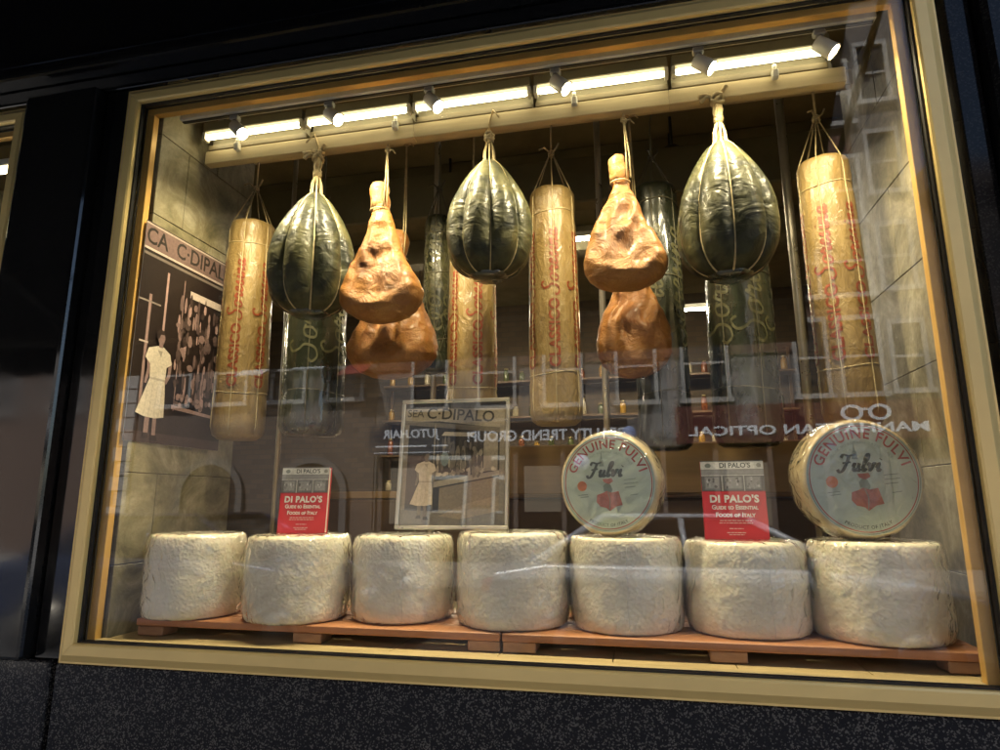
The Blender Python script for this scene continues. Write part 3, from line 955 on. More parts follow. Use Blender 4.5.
# ================================================================ PECORINO WHEELS
CW = [(-1.416, .193, .147, .249), (-1.06, .207, .159, .246), (-.736, .274, .154, .246), (-.384, .259, .165, .257), (-.055, .264, .158, .246), (.272, .276, .162, .238), (.595, .25, .164, .242)]
CL = ["cream cheese drum at the mural end of the row, nothing standing on it", "cream embossed cheese drum with the smaller red book on top", "cream film wrapped cheese drum under the left half of the framed photograph",
      "tallest cream cheese drum, straddling the two pallets in the middle of the row", "cream cheese drum with a vertical film seam under the smaller round labelled cheese", "cream cheese drum with the larger red book on top", "greyish beige cheese drum under the larger round labelled cheese at the stone wall end"]
for i, ((x, y, r, h), lb) in enumerate(zip(CW, CL)):
    rnd = random.Random(i)
    t = thing("cheese_drum", lb, "cheese", (x, y, 1.1025), (0, 0, rnd.uniform(0, 6)), "cream cheese drums on the pallets")
    bevr = rnd.uniform(0.008, 0.015); bulge = rnd.uniform(0.0, 0.018); taper = rnd.uniform(0.0, 0.035) * (1 if i in (1, 5, 6, 2) else -0.3)
    def prof(off, bev):
        P = [(r * 0.55 , 0.0 - off * 0.2), (r - bev - 0.004 + off, 0.0 - off * 0.2)]
        for k in range(1, 5):
            a = k / 4 * PI / 2
            P.append((r - 0.004 - bev + bev * math.sin(a) + off, bev - bev * math.cos(a)))
        for k in range(1, 16):
            z = bev + (h - 2 * bev) * k / 16
            P.append((r + off + r * bulge * (math.sin(PI * k / 16) - 0.3) , z))
        for k in range(0, 5):
            a = k / 4 * PI / 2
            P.append((r - 0.004 - bev + bev * math.cos(a) + off, h - bev + bev * math.sin(a) + off))
        P += [(r * 0.8, h + off + 0.0015), (r * 0.5, h + off - 0.001), (r * 0.12, h + off)]
        return P
    def wob(amp, fr, seed):
        def fn(rr, z, a):
            q = Vector((math.cos(a) * fr, math.sin(a) * fr, z * fr * 5 + seed))
            return rr * (1 - taper * (z / h - 0.5)) + amp * 0.85 * noise.noise(q) * (1 if rr > r * 0.6 else 0.2)
        return fn
    MB().lathe(prof(0, bevr), 96, fn=wob(0.006, 1.6, i * 3.1)).build("rind", M['rind'], t)
    f1, f2 = wob(0.006, 1.6, i * 3.1), wob(0.004, 4.5, i * 1.7 + 40)
    MB().lathe(prof(0.0032, bevr + 0.002), 128, fn=lambda rr, z, a: f1(rr, z, a) + max(-0.0015, f2(rr, z, a) - rr * (1 - taper * (z / h - 0.5)))).build("plastic_wrap", M['wrap'], t)
    if i in (4, 2, 5):      # film seam running down the front
        a0 = -PI / 2 - t.rotation_euler.z + (0.05 if i == 4 else rnd.uniform(-0.5, 0.5))
        pts = []
        for k in range(17):
            z = 0.01 + (h - 0.02) * k / 16
            rr = f1(r + 0.006 + r * bulge * (math.sin(PI * k / 16) - 0.3), z, a0)
            pts.append((rr * math.cos(a0 + 0.01 * math.sin(k)), rr * math.sin(a0 + 0.01 * math.sin(k)), z))
        MB().tube(pts, 0.0016, 5).build("film_seam", M['wrap'], t)

# ================================================================ ROUND LABELLED CHEESES
def fulvi(loc, R, th, yaw, lb):
    t = thing("labelled_cheese", lb, "cheese", loc, (0, 0, yaw), "round labelled cheeses standing on edge")
    # axis along -Y (face at y=0, back at y=th), centre at height R
    rot = Matrix.Translation((0, 0, R)) @ Matrix.Rotation(PI / 2, 4, 'X')
    P = [(R * 0.5, -th), (R - 0.03, -th), (R - 0.008, -th + 0.012), (R - 0.0005, -th + 0.03), (R, -th / 2), (R - 0.0005, -0.03), (R - 0.003, -0.012), (R - 0.008, -0.003), (R - 0.0115, 0.0), (R * 0.5, 0.0)]
    def fn(rr, z, a):
        return rr + 0.003 * noise.noise(Vector((math.cos(a) * 2, math.sin(a) * 2, z * 9 + loc[0])))  * (1 if rr > R * .6 else 0)
    MB().lathe(P, 96, fn=fn).xform(rot).build("rind", M['fulvi_rind'], t)
    def fn2(rr, z, a):
        return fn(rr, z, a) + 0.002 + 0.002 * noise.noise(Vector((math.cos(a) * 7, math.sin(a) * 7, z * 30)))
    MB().lathe([(p[0], p[1] + (0.0035 if p[1] > -0.004 else (-0.003 if p[1] <= -th else 0))) for p in P], 96, fn=fn2).xform(rot).build("plastic_wrap", M['wrap'], t)
    RL = R - 0.0125
    L = MB()
    def disc(r0, r1, mi, z, n=72):
        vs, fs = [], []
        for k in range(n):
            a = 2 * PI * k / n
            vs += [(r0 * math.cos(a), r0 * math.sin(a), z), (r1 * math.cos(a), r1 * math.sin(a), z)]
        for k in range(n):
            j = (k + 1) % n
            fs.append((2 * k, 2 * k + 1, 2 * j + 1, 2 * j))
        L.add(vs, fs, mi=mi)
    L.lathe([(RL, 0.0003), (RL, 0.0008), (0.001, 0.0008)], 72, mi=0, smooth=False)
    disc(RL - 0.0045, RL - 0.0025, 4, 0.0010)
    disc(RL - 0.010, RL - 0.0072, 1, 0.0011)
    def arc(s, size, rr, mi, a_mid, bold=0.0, spacing=1.0, z=0.0012, flip=False, xs=1.0):
        tm = refine(text_mb(s, size, bold=bold, spacing=spacing, xs=xs), 0.006)
        def f(p):
            if flip:
                a = a_mid + p[0] / rr
                q = rr - p[1]
            else:
                a = a_mid - p[0] / rr
                q = rr + p[1]
            return (q * math.cos(a), q * math.sin(a), z)
        L.merge(tm, f, mi=mi)
    k = R / 0.140
    arc("GENUINE FULVI", 0.034 * k, RL - 0.026 * k, 1, PI / 2, 0.0006, 1.12)
    arc("PECORINO ROMANO  LAZIO  ITALY", 0.0085 * k, RL - 0.046 * k, 4, PI / 2, 0.0, 1.2)
    sm, wd = script_mb("Fulvi", 0.019 * k, 0.0058 * k, 0.3)
    L.merge(sm, lambda p: (p[0] - 0.006 * k, p[1] + 0.026 * k, 0.0014), mi=2)
    # spire
    def pl(pts, mi, z=0.0013):
        L.add([(x * k, y * k, z) for x, y in pts], [tuple(range(len(pts)))], mi=mi)
    pl([(-0.022, 0.044), (-0.008, 0.044), (-0.010, 0.060), (-0.0125, 0.064), (-0.015, 0.082), (-0.0175, 0.064), (-0.020, 0.060)], 4)
    # shepherd's red cloak with stooped head
    pl([(-0.030, -0.032), (-0.012, -0.026), (-0.001, -0.020), (0.010, -0.026), (0.030, -0.022), (0.040, -0.058), (0.022, -0.062), (0.004, -0.074), (-0.004, -0.066), (-0.022, -0.062), (-0.032, -0.050)], 3)
    pl([(-0.010, -0.022), (-0.012, -0.008), (-0.004, -0.001), (0.008, -0.004), (0.014, -0.018), (0.010, -0.026), (-0.001, -0.022)], 4, 0.0014)
    pl([(-0.014, 0.010), (0.012, 0.012), (0.016, 0.004), (0.004, -0.004), (-0.010, 0.002)], 3, 0.0012)
    ribbon_mb = MB(); ribbon(ribbon_mb, catmull([(0.0, -0.024), (0.006, -0.045), (0.003, -0.072)], 5), 0.002)
    L.merge(ribbon_mb, lambda p: (p[0] * k, p[1] * k, 0.0016), mi=4)
    L.lathe([(0.0135 * k, 0.0), (0.0135 * k, 0.0004), (0.001, 0.0004)], 24, c=(-0.072 * k, -0.008 * k, 0.001), mi=5, smooth=False)
    for (xx, yy, ww) in ((-0.07, -0.034, 0.028), (-0.066, -0.040, 0.024), (0.062, 0.006, 0.032), (0.064, -0.004, 0.036), (0.062, -0.014, 0.030), (0.072, -0.034, 0.022)):
        pl([(xx - ww / 2, yy), (xx + ww / 2, yy + 0.003), (xx + ww / 2, yy + 0.005), (xx - ww / 2, yy + 0.002)], 4)
    arc("PRODUCT OF ITALY", 0.011 * k, RL - 0.018 * k, 2, -PI / 2, 0.0002, 1.1, flip=True)
    L.xform(rot).build("label", [M['fulvi_label'], M['fulvi_red'], M['fulvi_black'], M['fulvi_cloak'], M['fulvi_grey'], M['fulvi_orange']], t, recalc=False)
    return t
fulvi((-0.094, 0.20, 1.3505), 0.151, 0.095, rad(-16), "smaller round labelled cheese on edge, beside the framed photograph")
fulvi((0.575, 0.185, 1.347), 0.160, 0.115, rad(9), "larger round labelled cheese on edge, next to the stone wall")

# ================================================================ PRINTED THINGS
def shop_photo(W_, H_, sepia, text, woman_u, woman_h, diag):
    """sepia photograph of an old shop front with a woman in white; u right, v up"""
    P = Print()
    def c(v):
        return tuple(v * s for s in sepia)
    P.rect(0, 0, W_, H_, c(0.05))
    return P, c

# wall mural (flat print on the left stone wall)
mu = thing("wall_mural", "sepia photograph mural of a woman in white outside a shop, on the side wall", "photo print", (-1.5985, 0.03, 1.645))
MW, MH = 0.47, 0.748
P = Print()
sep = (1.0, 0.83, 0.72)
c = lambda v, k=(1.0, 0.83, 0.72): tuple(v * s for s in k)
PUR = (1.0, 0.66, 0.60)
P.rect(0, 0, MW, MH, c(0.022, PUR))
P.rect(0, 0, MW, 0.035, c(0.07, PUR)); P.rect(0, 0.035, MW, 0.13, c(0.035, PUR))  # lower bands toned dark purple for the reflection lying over the mural
P.rect(0, 0.655, MW, 0.745, c(0.20, PUR))             # banner
P.rect(0, 0.650, MW, 0.658, c(0.55)); P.rect(0, 0.630, MW, 0.640, c(0.20)); P.rect(0, 0.738, MW, 0.744, c(0.5))
P.text("CA  C·DIPALO", 0.082, MW / 2 + 0.005, 0.698, c(0.03), bold=0.0012, xs=0.90)
for x, w, v in ((0.045, 0.012, 0.35), (0.118, 0.010, 0.5), (0.205, 0.004, 0.4)):
    P.rect(x, 0.12, x + w, 0.60 if x > 0.1 else 0.5, c(v, PUR))
P.rect(0.24, 0.545, 0.44, 0.572, c(0.62))               # lamp
P.rect(0.0, 0.47, 0.10, 0.476, c(0.3)); P.rect(0.02, 0.33, 0.06, 0.336, c(0.6))
rn = random.Random(3)
for i in range(150):                                     # hanging goods in the old window
    u = rn.uniform(0.19, 0.46); v = rn.uniform(0.16, 0.53)
    if rn.random() < 0.5:
        P.blob(u, v, rn.uniform(0.004, 0.009), rn.uniform(0.014, 0.045), c(rn.choice((0.07, 0.12, 0.2, 0.35, 0.5)), PUR), 9)
    else:
        P.blob(u, v, rn.uniform(0.006, 0.018), rn.uniform(0.008, 0.022), c(rn.choice((0.06, 0.1, 0.16, 0.3)), PUR), 9)
for i in range(30):
    P.blob(rn.uniform(0.19, 0.46), rn.uniform(0.14, 0.18), rn.uniform(0.006, 0.014), 0.009, c(rn.choice((0.2, 0.35, 0.45)), PUR), 8)
P.poly([(0.19, 0.125), (MW, 0.115), (MW, 0.125), (0.19, 0.14)], c(0.45, PUR))
def woman(P, cx, y0, h, white, skin, dark, arms=True):
    s = h
    def q(pts, col):
        P.poly([(cx + x * s, y0 + y * s) for x, y in pts], col)
    q([(-0.085, 0.02), (-0.03, 0.02), (-0.028, 0.21), (-0.085, 0.21)], skin); q([(0.015, 0.0), (0.06, 0.0), (0.055, 0.21), (0.01, 0.21)], skin)
    q([(-0.10, 0.0), (-0.02, 0.0), (-0.03, 0.045), (-0.085, 0.045)], dark); q([(0.01, -0.02), (0.09, -0.02), (0.07, 0.03), (0.015, 0.03)], dark)
    q([(-0.20, 0.21), (-0.10, 0.185), (0.03, 0.18), (0.14, 0.20), (0.13, 0.40), (0.115, 0.53), (-0.075, 0.53), (-0.14, 0.36)], white)
    if arms:
        q([(-0.135, 0.74), (-0.085, 0.76), (-0.075, 0.62), (-0.105, 0.48), (-0.135, 0.48), (-0.115, 0.62)], skin)
        q([(0.14, 0.74), (0.185, 0.72), (0.175, 0.58), (0.13, 0.50), (0.11, 0.53), (0.14, 0.60)], skin)
    q([(-0.075, 0.53), (0.115, 0.53), (0.12, 0.66), (0.18, 0.70), (0.15, 0.79), (0.06, 0.84), (-0.01, 0.84), (-0.12, 0.80), (-0.15, 0.71), (-0.085, 0.66)], white)
    q([(-0.075, 0.525), (0.115, 0.525), (0.115, 0.545), (-0.075, 0.545)], tuple(x * 0.7 for x in white))
    q([(0.0, 0.83), (0.05, 0.83), (0.05, 0.88), (0.0, 0.88)], skin)
    q([(-0.012, 0.88), (0.015, 0.862), (0.055, 0.87), (0.068, 0.92), (0.055, 0.965), (0.01, 0.97), (-0.02, 0.93)], skin)
    q([(-0.035, 0.90), (-0.005, 0.91), (0.01, 0.95), (0.06, 0.955), (0.05, 0.99), (0.0, 1.0), (-0.04, 0.97)], dark)
    q([(-0.01, 0.80), (0.04, 0.74), (0.05, 0.80)], tuple(x * 0.6 for x in white))
    for k in range(4):
        xx = -0.11 + 0.06 * k
        q([(xx, 0.20), (xx + 0.008, 0.20), (xx + 0.03, 0.50), (xx + 0.024, 0.50)], tuple(x * 0.82 for x in white))
woman(P, 0.105, 0.015, 0.375, c(0.74, (1, 0.88, 0.70)), c(0.30, PUR), c(0.04, PUR))
mm = Matrix(((0, 0, 1, 0.0024), (1, 0, 0, 0), (0, 1, 0, 0), (0, 0, 0, 1)))   # u->+Y, v->+Z, layers->+X
P.mb.xform(mm).build("print", M['print'], mu, recalc=False)
MB().box(0.0, 0.0022, 0, MW, 0, MH).build("backing", M['paper_white'], mu)

# framed photograph standing on the cheese drums
FW, FH = 0.372, 0.432
fr = thing("framed_photograph", "framed sepia photograph of a woman in an apron, standing on two cheese drums", "picture", (-0.600, 0.325, 1.362), (rad(-7), 0, rad(3)))
P = Print()
b_ = 0.012
SP = (1.0, 0.80, 0.58)
w2, h2 = FW - 2 * b_, FH - 2 * b_
P.rect(0, 0, w2, h2, c(0.05, SP))
P.poly([(0, 0), (w2, 0), (w2, 0.075), (0.13, 0.045), (0, 0.05)], c(0.26, SP))
P.poly([(0.13, 0.045), (w2, 0.075), (w2, 0.16), (0.13, 0.12)], c(0.34, (1.0, 0.74, 0.48)))
P.poly([(0.13, 0.03), (0.20, 0.02), (w2, 0.05), (w2, 0.10), (0.22, 0.07)], c(0.42, (1.0, 0.74, 0.48)))
P.poly([(0.10, 0.12), (w2, 0.165), (w2, 0.18), (0.10, 0.14)], c(0.55, SP))
P.poly([(0, 0.345), (0.12, 0.345), (w2, 0.315), (w2, h2), (0, h2)], c(0.46, SP))
P.poly([(0, 0.335), (w2, 0.30), (w2, 0.318), (0, 0.350)], c(0.22, SP))
P.poly([(0, 0.39), (w2, 0.385), (w2, h2), (0, h2)], c(0.14, SP))
P.text("SEA", 0.036, 0.036, 0.372, c(0.12, SP), rot=-0.04, bold=0.0005)
P.text("C·DIPALO", 0.053, 0.192, 0.364, c(0.04, SP), rot=-0.075, bold=0.0008)
for x, w in ((0.0, 0.016), (0.105, 0.004), (w2 - 0.02, 0.02)):
    P.rect(x, 0.05, x + w, 0.335, c(0.36, SP))
P.rect(0.275, 0.175, 0.322, 0.30, c(0.42, SP))
P.poly([(0.13, 0.295), (0.235, 0.290), (0.245, 0.303), (0.14, 0.308)], c(0.72, SP))
rn = random.Random(5)
for i in range(90):
    u = rn.uniform(0.115, 0.27); v = rn.uniform(0.165, 0.27)
    P.blob(u, v, rn.uniform(0.003, 0.008), rn.uniform(0.008, 0.026), c(rn.choice((0.08, 0.14, 0.2, 0.3, 0.45)), SP), 8)
for i in range(26):
    u = rn.uniform(0.11, 0.32)
    P.blob(u, 0.150 + u * 0.1 + rn.uniform(-0.003, 0.006), rn.uniform(0.005, 0.010), 0.006, c(rn.choice((0.3, 0.5, 0.6)), SP), 8)
P.blob(0.145, 0.215, 0.014, 0.024, c(0.25, (0.8, 0.95, 0.9)), 14, 0.02)
woman(P, 0.078, 0.022, 0.222, c(0.70, SP), c(0.20, SP), c(0.05, SP))
mm = Matrix(((1, 0, 0, -w2 / 2), (0, 0, -1, -0.0012), (0, 1, 0, b_), (0, 0, 0, 1)))
P.mb.xform(mm).build("print", M['print'], fr, recalc=False)
MB().box(-w2 / 2 - 0.001, w2 / 2 + 0.001, 0, 0.008, b_ - 0.001, FH - b_ + 0.001).build("backing", M['paper_white'], fr)
fm = MB()
h = FW / 2
fm.bbox(-h, h, -0.010, 0.012, 0, b_, 0.002); fm.bbox(-h, h, -0.010, 0.012, FH - b_, FH, 0.002)
fm.bbox(-h, -h + b_, -0.0098, 0.0118, b_ + 0.0002, FH - b_ - 0.0002, 0.002); fm.bbox(h - b_, h, -0.0098, 0.0118, b_ + 0.0002, FH - b_ - 0.0002, 0.002)
fm.build("frame", M['steel'], fr)
MB().box(-w2 / 2, w2 / 2, -0.0065, -0.0045, b_ + 0.0005, FH - b_ - 0.0005).build("glass", M['acrylic'], fr)
MB().add([(-0.03, 0.013, 0.25), (0.03, 0.013, 0.25), (0.04, 0.075, 0.0), (-0.04, 0.075, 0.0), (-0.03, 0.016, 0.25), (0.03, 0.016, 0.25), (0.04, 0.079, 0.0), (-0.04, 0.079, 0.0)],
         [(0, 1, 2, 3), (4, 7, 6, 5), (0, 4, 5, 1), (1, 5, 6, 2), (2, 6, 7, 3), (3, 7, 4, 0)]).build("easel_leg", M['frame_wood'], fr)

# red books
def book(loc, rot, w, h, lb, seed):
    t = thing("book", lb, "book", loc, rot, "red books standing on the cheese drums")
    d = 0.024
    MB().box(-w / 2 + 0.003, w / 2 - 0.003, 0.003, d - 0.003, 0.003, h - 0.003).build("pages", M['paper_white'], t)
    cv = MB(); cv.bbox(-w / 2, w / 2, 0, 0.0025, 0, h, 0.0005); cv.bbox(-w / 2, w / 2, d - 0.0025, d, 0, h, 0.0005)
    cv.bbox(-w / 2, -w / 2 + 0.0025, 0.0027, d - 0.0027, 0, h, 0.0005)
    cv.build("cover", M['book_red'], t)
    P = Print()
    P.rect(0.0, h * 0.60, w, h, (0.10, 0.095, 0.09))
    P.rect(0.0, h * 0.885, w, h * 0.985, (0.50, 0.50, 0.47))
    P.rect(w * 0.24, h * 0.89, w * 0.86, h * 0.975, (0.62, 0.62, 0.58))
    P.text("DI PALO'S", h * 0.088, w * 0.55, h * 0.933, (0.03, 0.04, 0.04), bold=0.0004)
    P.blob(w * 0.12, h * 0.935, w * 0.05, h * 0.03, (0.15, 0.17, 0.15), 12, 0.02); P.blob(w * 0.93, h * 0.935, w * 0.04, h * 0.03, (0.2, 0.2, 0.18), 12, 0.1)
    P.rect(0.0, h * 0.82, w, h * 0.88, (0.24, 0.24, 0.24)); P.rect(0, h * 0.80, w, h * 0.815, (0.45, 0.45, 0.43))
    for a, b in ((0.05, 0.30), (0.36, 0.66), (0.70, 0.95)):
        P.rect(w * a, h * 0.62, w * b, h * 0.79, (0.17, 0.175, 0.18))
        P.rect(w * (a + 0.02), h * 0.64, w * (b - 0.02), h * 0.78, (0.26, 0.26, 0.26))
        rn = random.Random(seed + int(a * 100))
        for k in range(14):
            P.blob(w * rn.uniform(a + 0.03, b - 0.03), h * rn.uniform(0.65, 0.77), w * 0.018, h * rn.uniform(0.012, 0.03), (rn.uniform(0.05, 0.5),) * 3, 8)
    P.rect(w * 0.32, h * 0.6, w * 0.345, h * 0.8, (0.4, 0.4, 0.38)); P.rect(w * 0.67, h * 0.6, w * 0.69, h * 0.8, (0.4, 0.4, 0.38))
    P.rect(0, h * 0.592, w, h * 0.604, (0.36, 0.02, 0.03))
    wh = (0.78, 0.74, 0.70)
    P.text("DI PALO'S", h * 0.125, w / 2, h * 0.50, wh, bold=0.0012, spacing=1.1)
    P.text("Guide to Essential", h * 0.078, w / 2, h * 0.395, wh, bold=0.0005, small_caps=True, xs=0.95)
    P.text("Foods of Italy", h * 0.078, w / 2, h * 0.30, wh, bold=0.0005, small_caps=True)
    for (v, ww) in ((0.225, 0.50), (0.195, 0.52), (0.125, 0.22), (0.075, 0.30), (0.05, 0.24)):
        rn = random.Random(int(v * 1000)); u = 0.5 - ww / 2
        while u < 0.5 + ww / 2:
            l = rn.uniform(0.03, 0.07)
            P.rect(w * u, h * v, w * min(u + l, 0.5 + ww / 2), h * (v + 0.010), (0.70, 0.50, 0.48)); u += l + 0.012
    mm = Matrix(((1, 0, 0, -w / 2), (0, 0, -1, -0.0003), (0, 1, 0, 0), (0, 0, 0, 1)))
    P.mb.xform(mm).build("cover_print", M['print'], t, recalc=False)
    st = MB()
    st.add([(-w * 0.3, d + 0.0005, 0), (w * 0.3, d + 0.0005, 0), (w * 0.3, d + 0.0005, 0.13), (-w * 0.3, d + 0.0005, 0.13), (-w * 0.3, d + 0.0035, 0.003), (w * 0.3, d + 0.0035, 0.003), (w * 0.3, d + 0.0035, 0.13), (-w * 0.3, d + 0.0035, 0.13),
            (-w * 0.3, d + 0.07, 0), (w * 0.3, d + 0.07, 0), (w * 0.3, d + 0.07, 0.003), (-w * 0.3, d + 0.07, 0.003)],
           [(0, 1, 2, 3), (4, 7, 6, 5), (2, 6, 7, 3), (4, 5, 10, 11), (8, 11, 10, 9), (0, 8, 9, 1), (0, 3, 7, 4, 11, 8), (1, 9, 10, 5, 6, 2)])
    st.build("stand", M['acrylic'], t)
    return t
def red_front(t, w, h):
    pass
book((-1.076, 0.235, 1.352), (rad(-5), 0, rad(6)), 0.160, 0.212, "smaller red book in shade near the mural wall, standing on a cheese drum", 1)
book((0.258, 0.262, 1.3435), (rad(-5), 0, rad(-2)), 0.172, 0.222, "brightly lit red book standing between the two round labelled cheeses", 9)

# ================================================================ HANGING GOODS
def knot(mb, c_, r, seed, n=5):
    rn = random.Random(seed)
    for k in range(n):
        a = rn.uniform(0, 6.28); tilt = rn.uniform(-0.7, 0.7)
        pts = []
        for j in range(13):
            b = 2 * PI * j / 12
            x, y, z = r * math.cos(b), r * math.sin(b) * 0.7, r * 0.8 * math.sin(b + tilt * 2)
            pts.append((c_[0] + x * math.cos(a) - y * math.sin(a), c_[1] + x * math.sin(a) + y * math.cos(a), c_[2] + z + rn.uniform(-0.2, 0.2) * r))
        mb.tube(pts, r * 0.28, 6)

def provolone(x, y, zbot, ztop, R, zrail, lb, seed, fibre=True, cord='cord'):
    """lobed pear-shaped cheese in a rope harness; origin at its lowest point"""
    t = thing("round_cheese", lb, "cheese", (x, y, zbot), (0, 0, seed * 0.7), "pear shaped dark cheeses in rope harnesses")
    H = ztop - zbot
    NL = 8
    prof = []
    NP = 44
    pts = [(0.0, 0.10), (0.02, 0.42), (0.07, 0.69), (0.15, 0.88), (0.25, 0.975), (0.36, 1.0), (0.47, 0.975), (0.58, 0.90), (0.68, 0.785), (0.78, 0.635), (0.87, 0.47), (0.94, 0.32), (1.0, 0.13)]
    cm = catmull([(a, b, 0) for a, b in pts], 4)
    prof = [(max(0.004, p[1] * R), p[0] * H) for p in cm]
    def grv(a):
        return abs(math.sin(a * NL / 2)) ** 0.6           # 0 in the cord grooves, rounded lobes between
    def fn(r, z, a):
        tz = z / H
        dpt = 0.21 * (0.35 + 0.65 * math.sin(PI * min(1, max(0, tz * 0.9 + 0.05)))) 
        n1 = noise.noise(Vector((math.cos(a) * 2.2, math.sin(a) * 2.2, tz * 3 + seed)))
        n2 = noise.noise(Vector((math.cos(a) * 6, math.sin(a) * 6, tz * 11 + seed * 2)))
        return r * (1 - dpt * (1 - grv(a)) + 0.03 * n1 + 0.012 * n2)
    MB().lathe(prof, 192, fn=fn).build("body", M['wax'], t)
    rope = MB()
    for k in range(NL):
        a = 2 * PI * k / NL
        pp = []
        for r, z in prof[2::2]:
            rr = fn(r, z, a) + 0.001
            pp.append((rr * math.cos(a), rr * math.sin(a), z))
        apex = (0.006 * math.cos(a), 0.006 * math.sin(a), H + 0.075)
        pp.append((0.018 * math.cos(a), 0.018 * math.sin(a), H + 0.035))
        pp.append(apex)
        rope.tube(pp, 0.0036 if fibre else 0.0028, 6)
    knot(rope, (0, 0, H + 0.08), 0.013, seed)
    if fibre:      # thick frayed knot
        rope.tube([(0, 0, H + 0.07), (0.003, 0, H + 0.11), (-0.002, 0, H + 0.15)], [0.016, 0.012, 0.014], 9)
        for k in range(4):
            rope.tube([(0.010 * math.cos(k * 1.6), 0.010 * math.sin(k * 1.6), H + 0.07), (0.013 * math.cos(k * 1.6 + 1), 0.013 * math.sin(k * 1.6 + 1), H + 0.11), (0.010 * math.cos(k * 1.6 + 2), 0.010 * math.sin(k * 1.6 + 2), H + 0.15)], 0.0045, 6)
        knot(rope, (0, 0, H + 0.15), 0.019, seed + 5, 6)
        kn = Matrix.Rotation(-seed * 0.7, 4, 'Z')
        for dx, dz in ((-0.055, 0.012), (-0.05, -0.008), (0.03, 0.04)):
            e = kn @ Vector((dx, -0.01, 0))
            rope.tube([(0, 0, H + 0.15), (e.x * 0.6, e.y * 0.6, H + 0.165 + dz * 0.3), (e.x, e.y, H + 0.15 + dz)], [0.007, 0.006, 0.008], 6)
    else:
        knot(rope, (0, 0, H + 0.09), 0.016, seed + 5, 6)
    top = zrail - zbot
    rope.tube([(0, 0, H + 0.09), (0.002, 0, top + 0.01), (0.0, 0.018, top + 0.058), (0, 0.045, top + 0.02)], 0.0035, 6)
    rope.build("rope_harness", M[cord], t)
    kb = MB()
    rn = random.Random(seed)
    kb.lathe([(0.004, -0.006), (R * 0.30, -0.004), (R * 0.42, 0.006), (R * 0.40, 0.016), (R * 0.2, 0.02)], 40,
             fn=lambda r, z, a: r * (1 + 0.25 * noise.noise(Vector((math.cos(a) * 5, math.sin(a) * 5, z * 80 + seed)))))
    kb.build("film_gather", M['darkfilm'], t)
    return t
provolone(-1.095, YR, 2.080, 2.535, 0.156, ZR0, "dark pear shaped cheese with a thick rope knot, beside the first paper log", 3)
provolone(-0.455, YR, 2.165, 2.585, 0.147, ZR0, "dark pear shaped cheese hung from four thin cords, middle of the front row", 6, False)
provolone(0.292, YR, 2.105, 2.555, 0.152, ZR0, "dark pear shaped cheese with a thick rope knot, nearest the stone wall", 9)

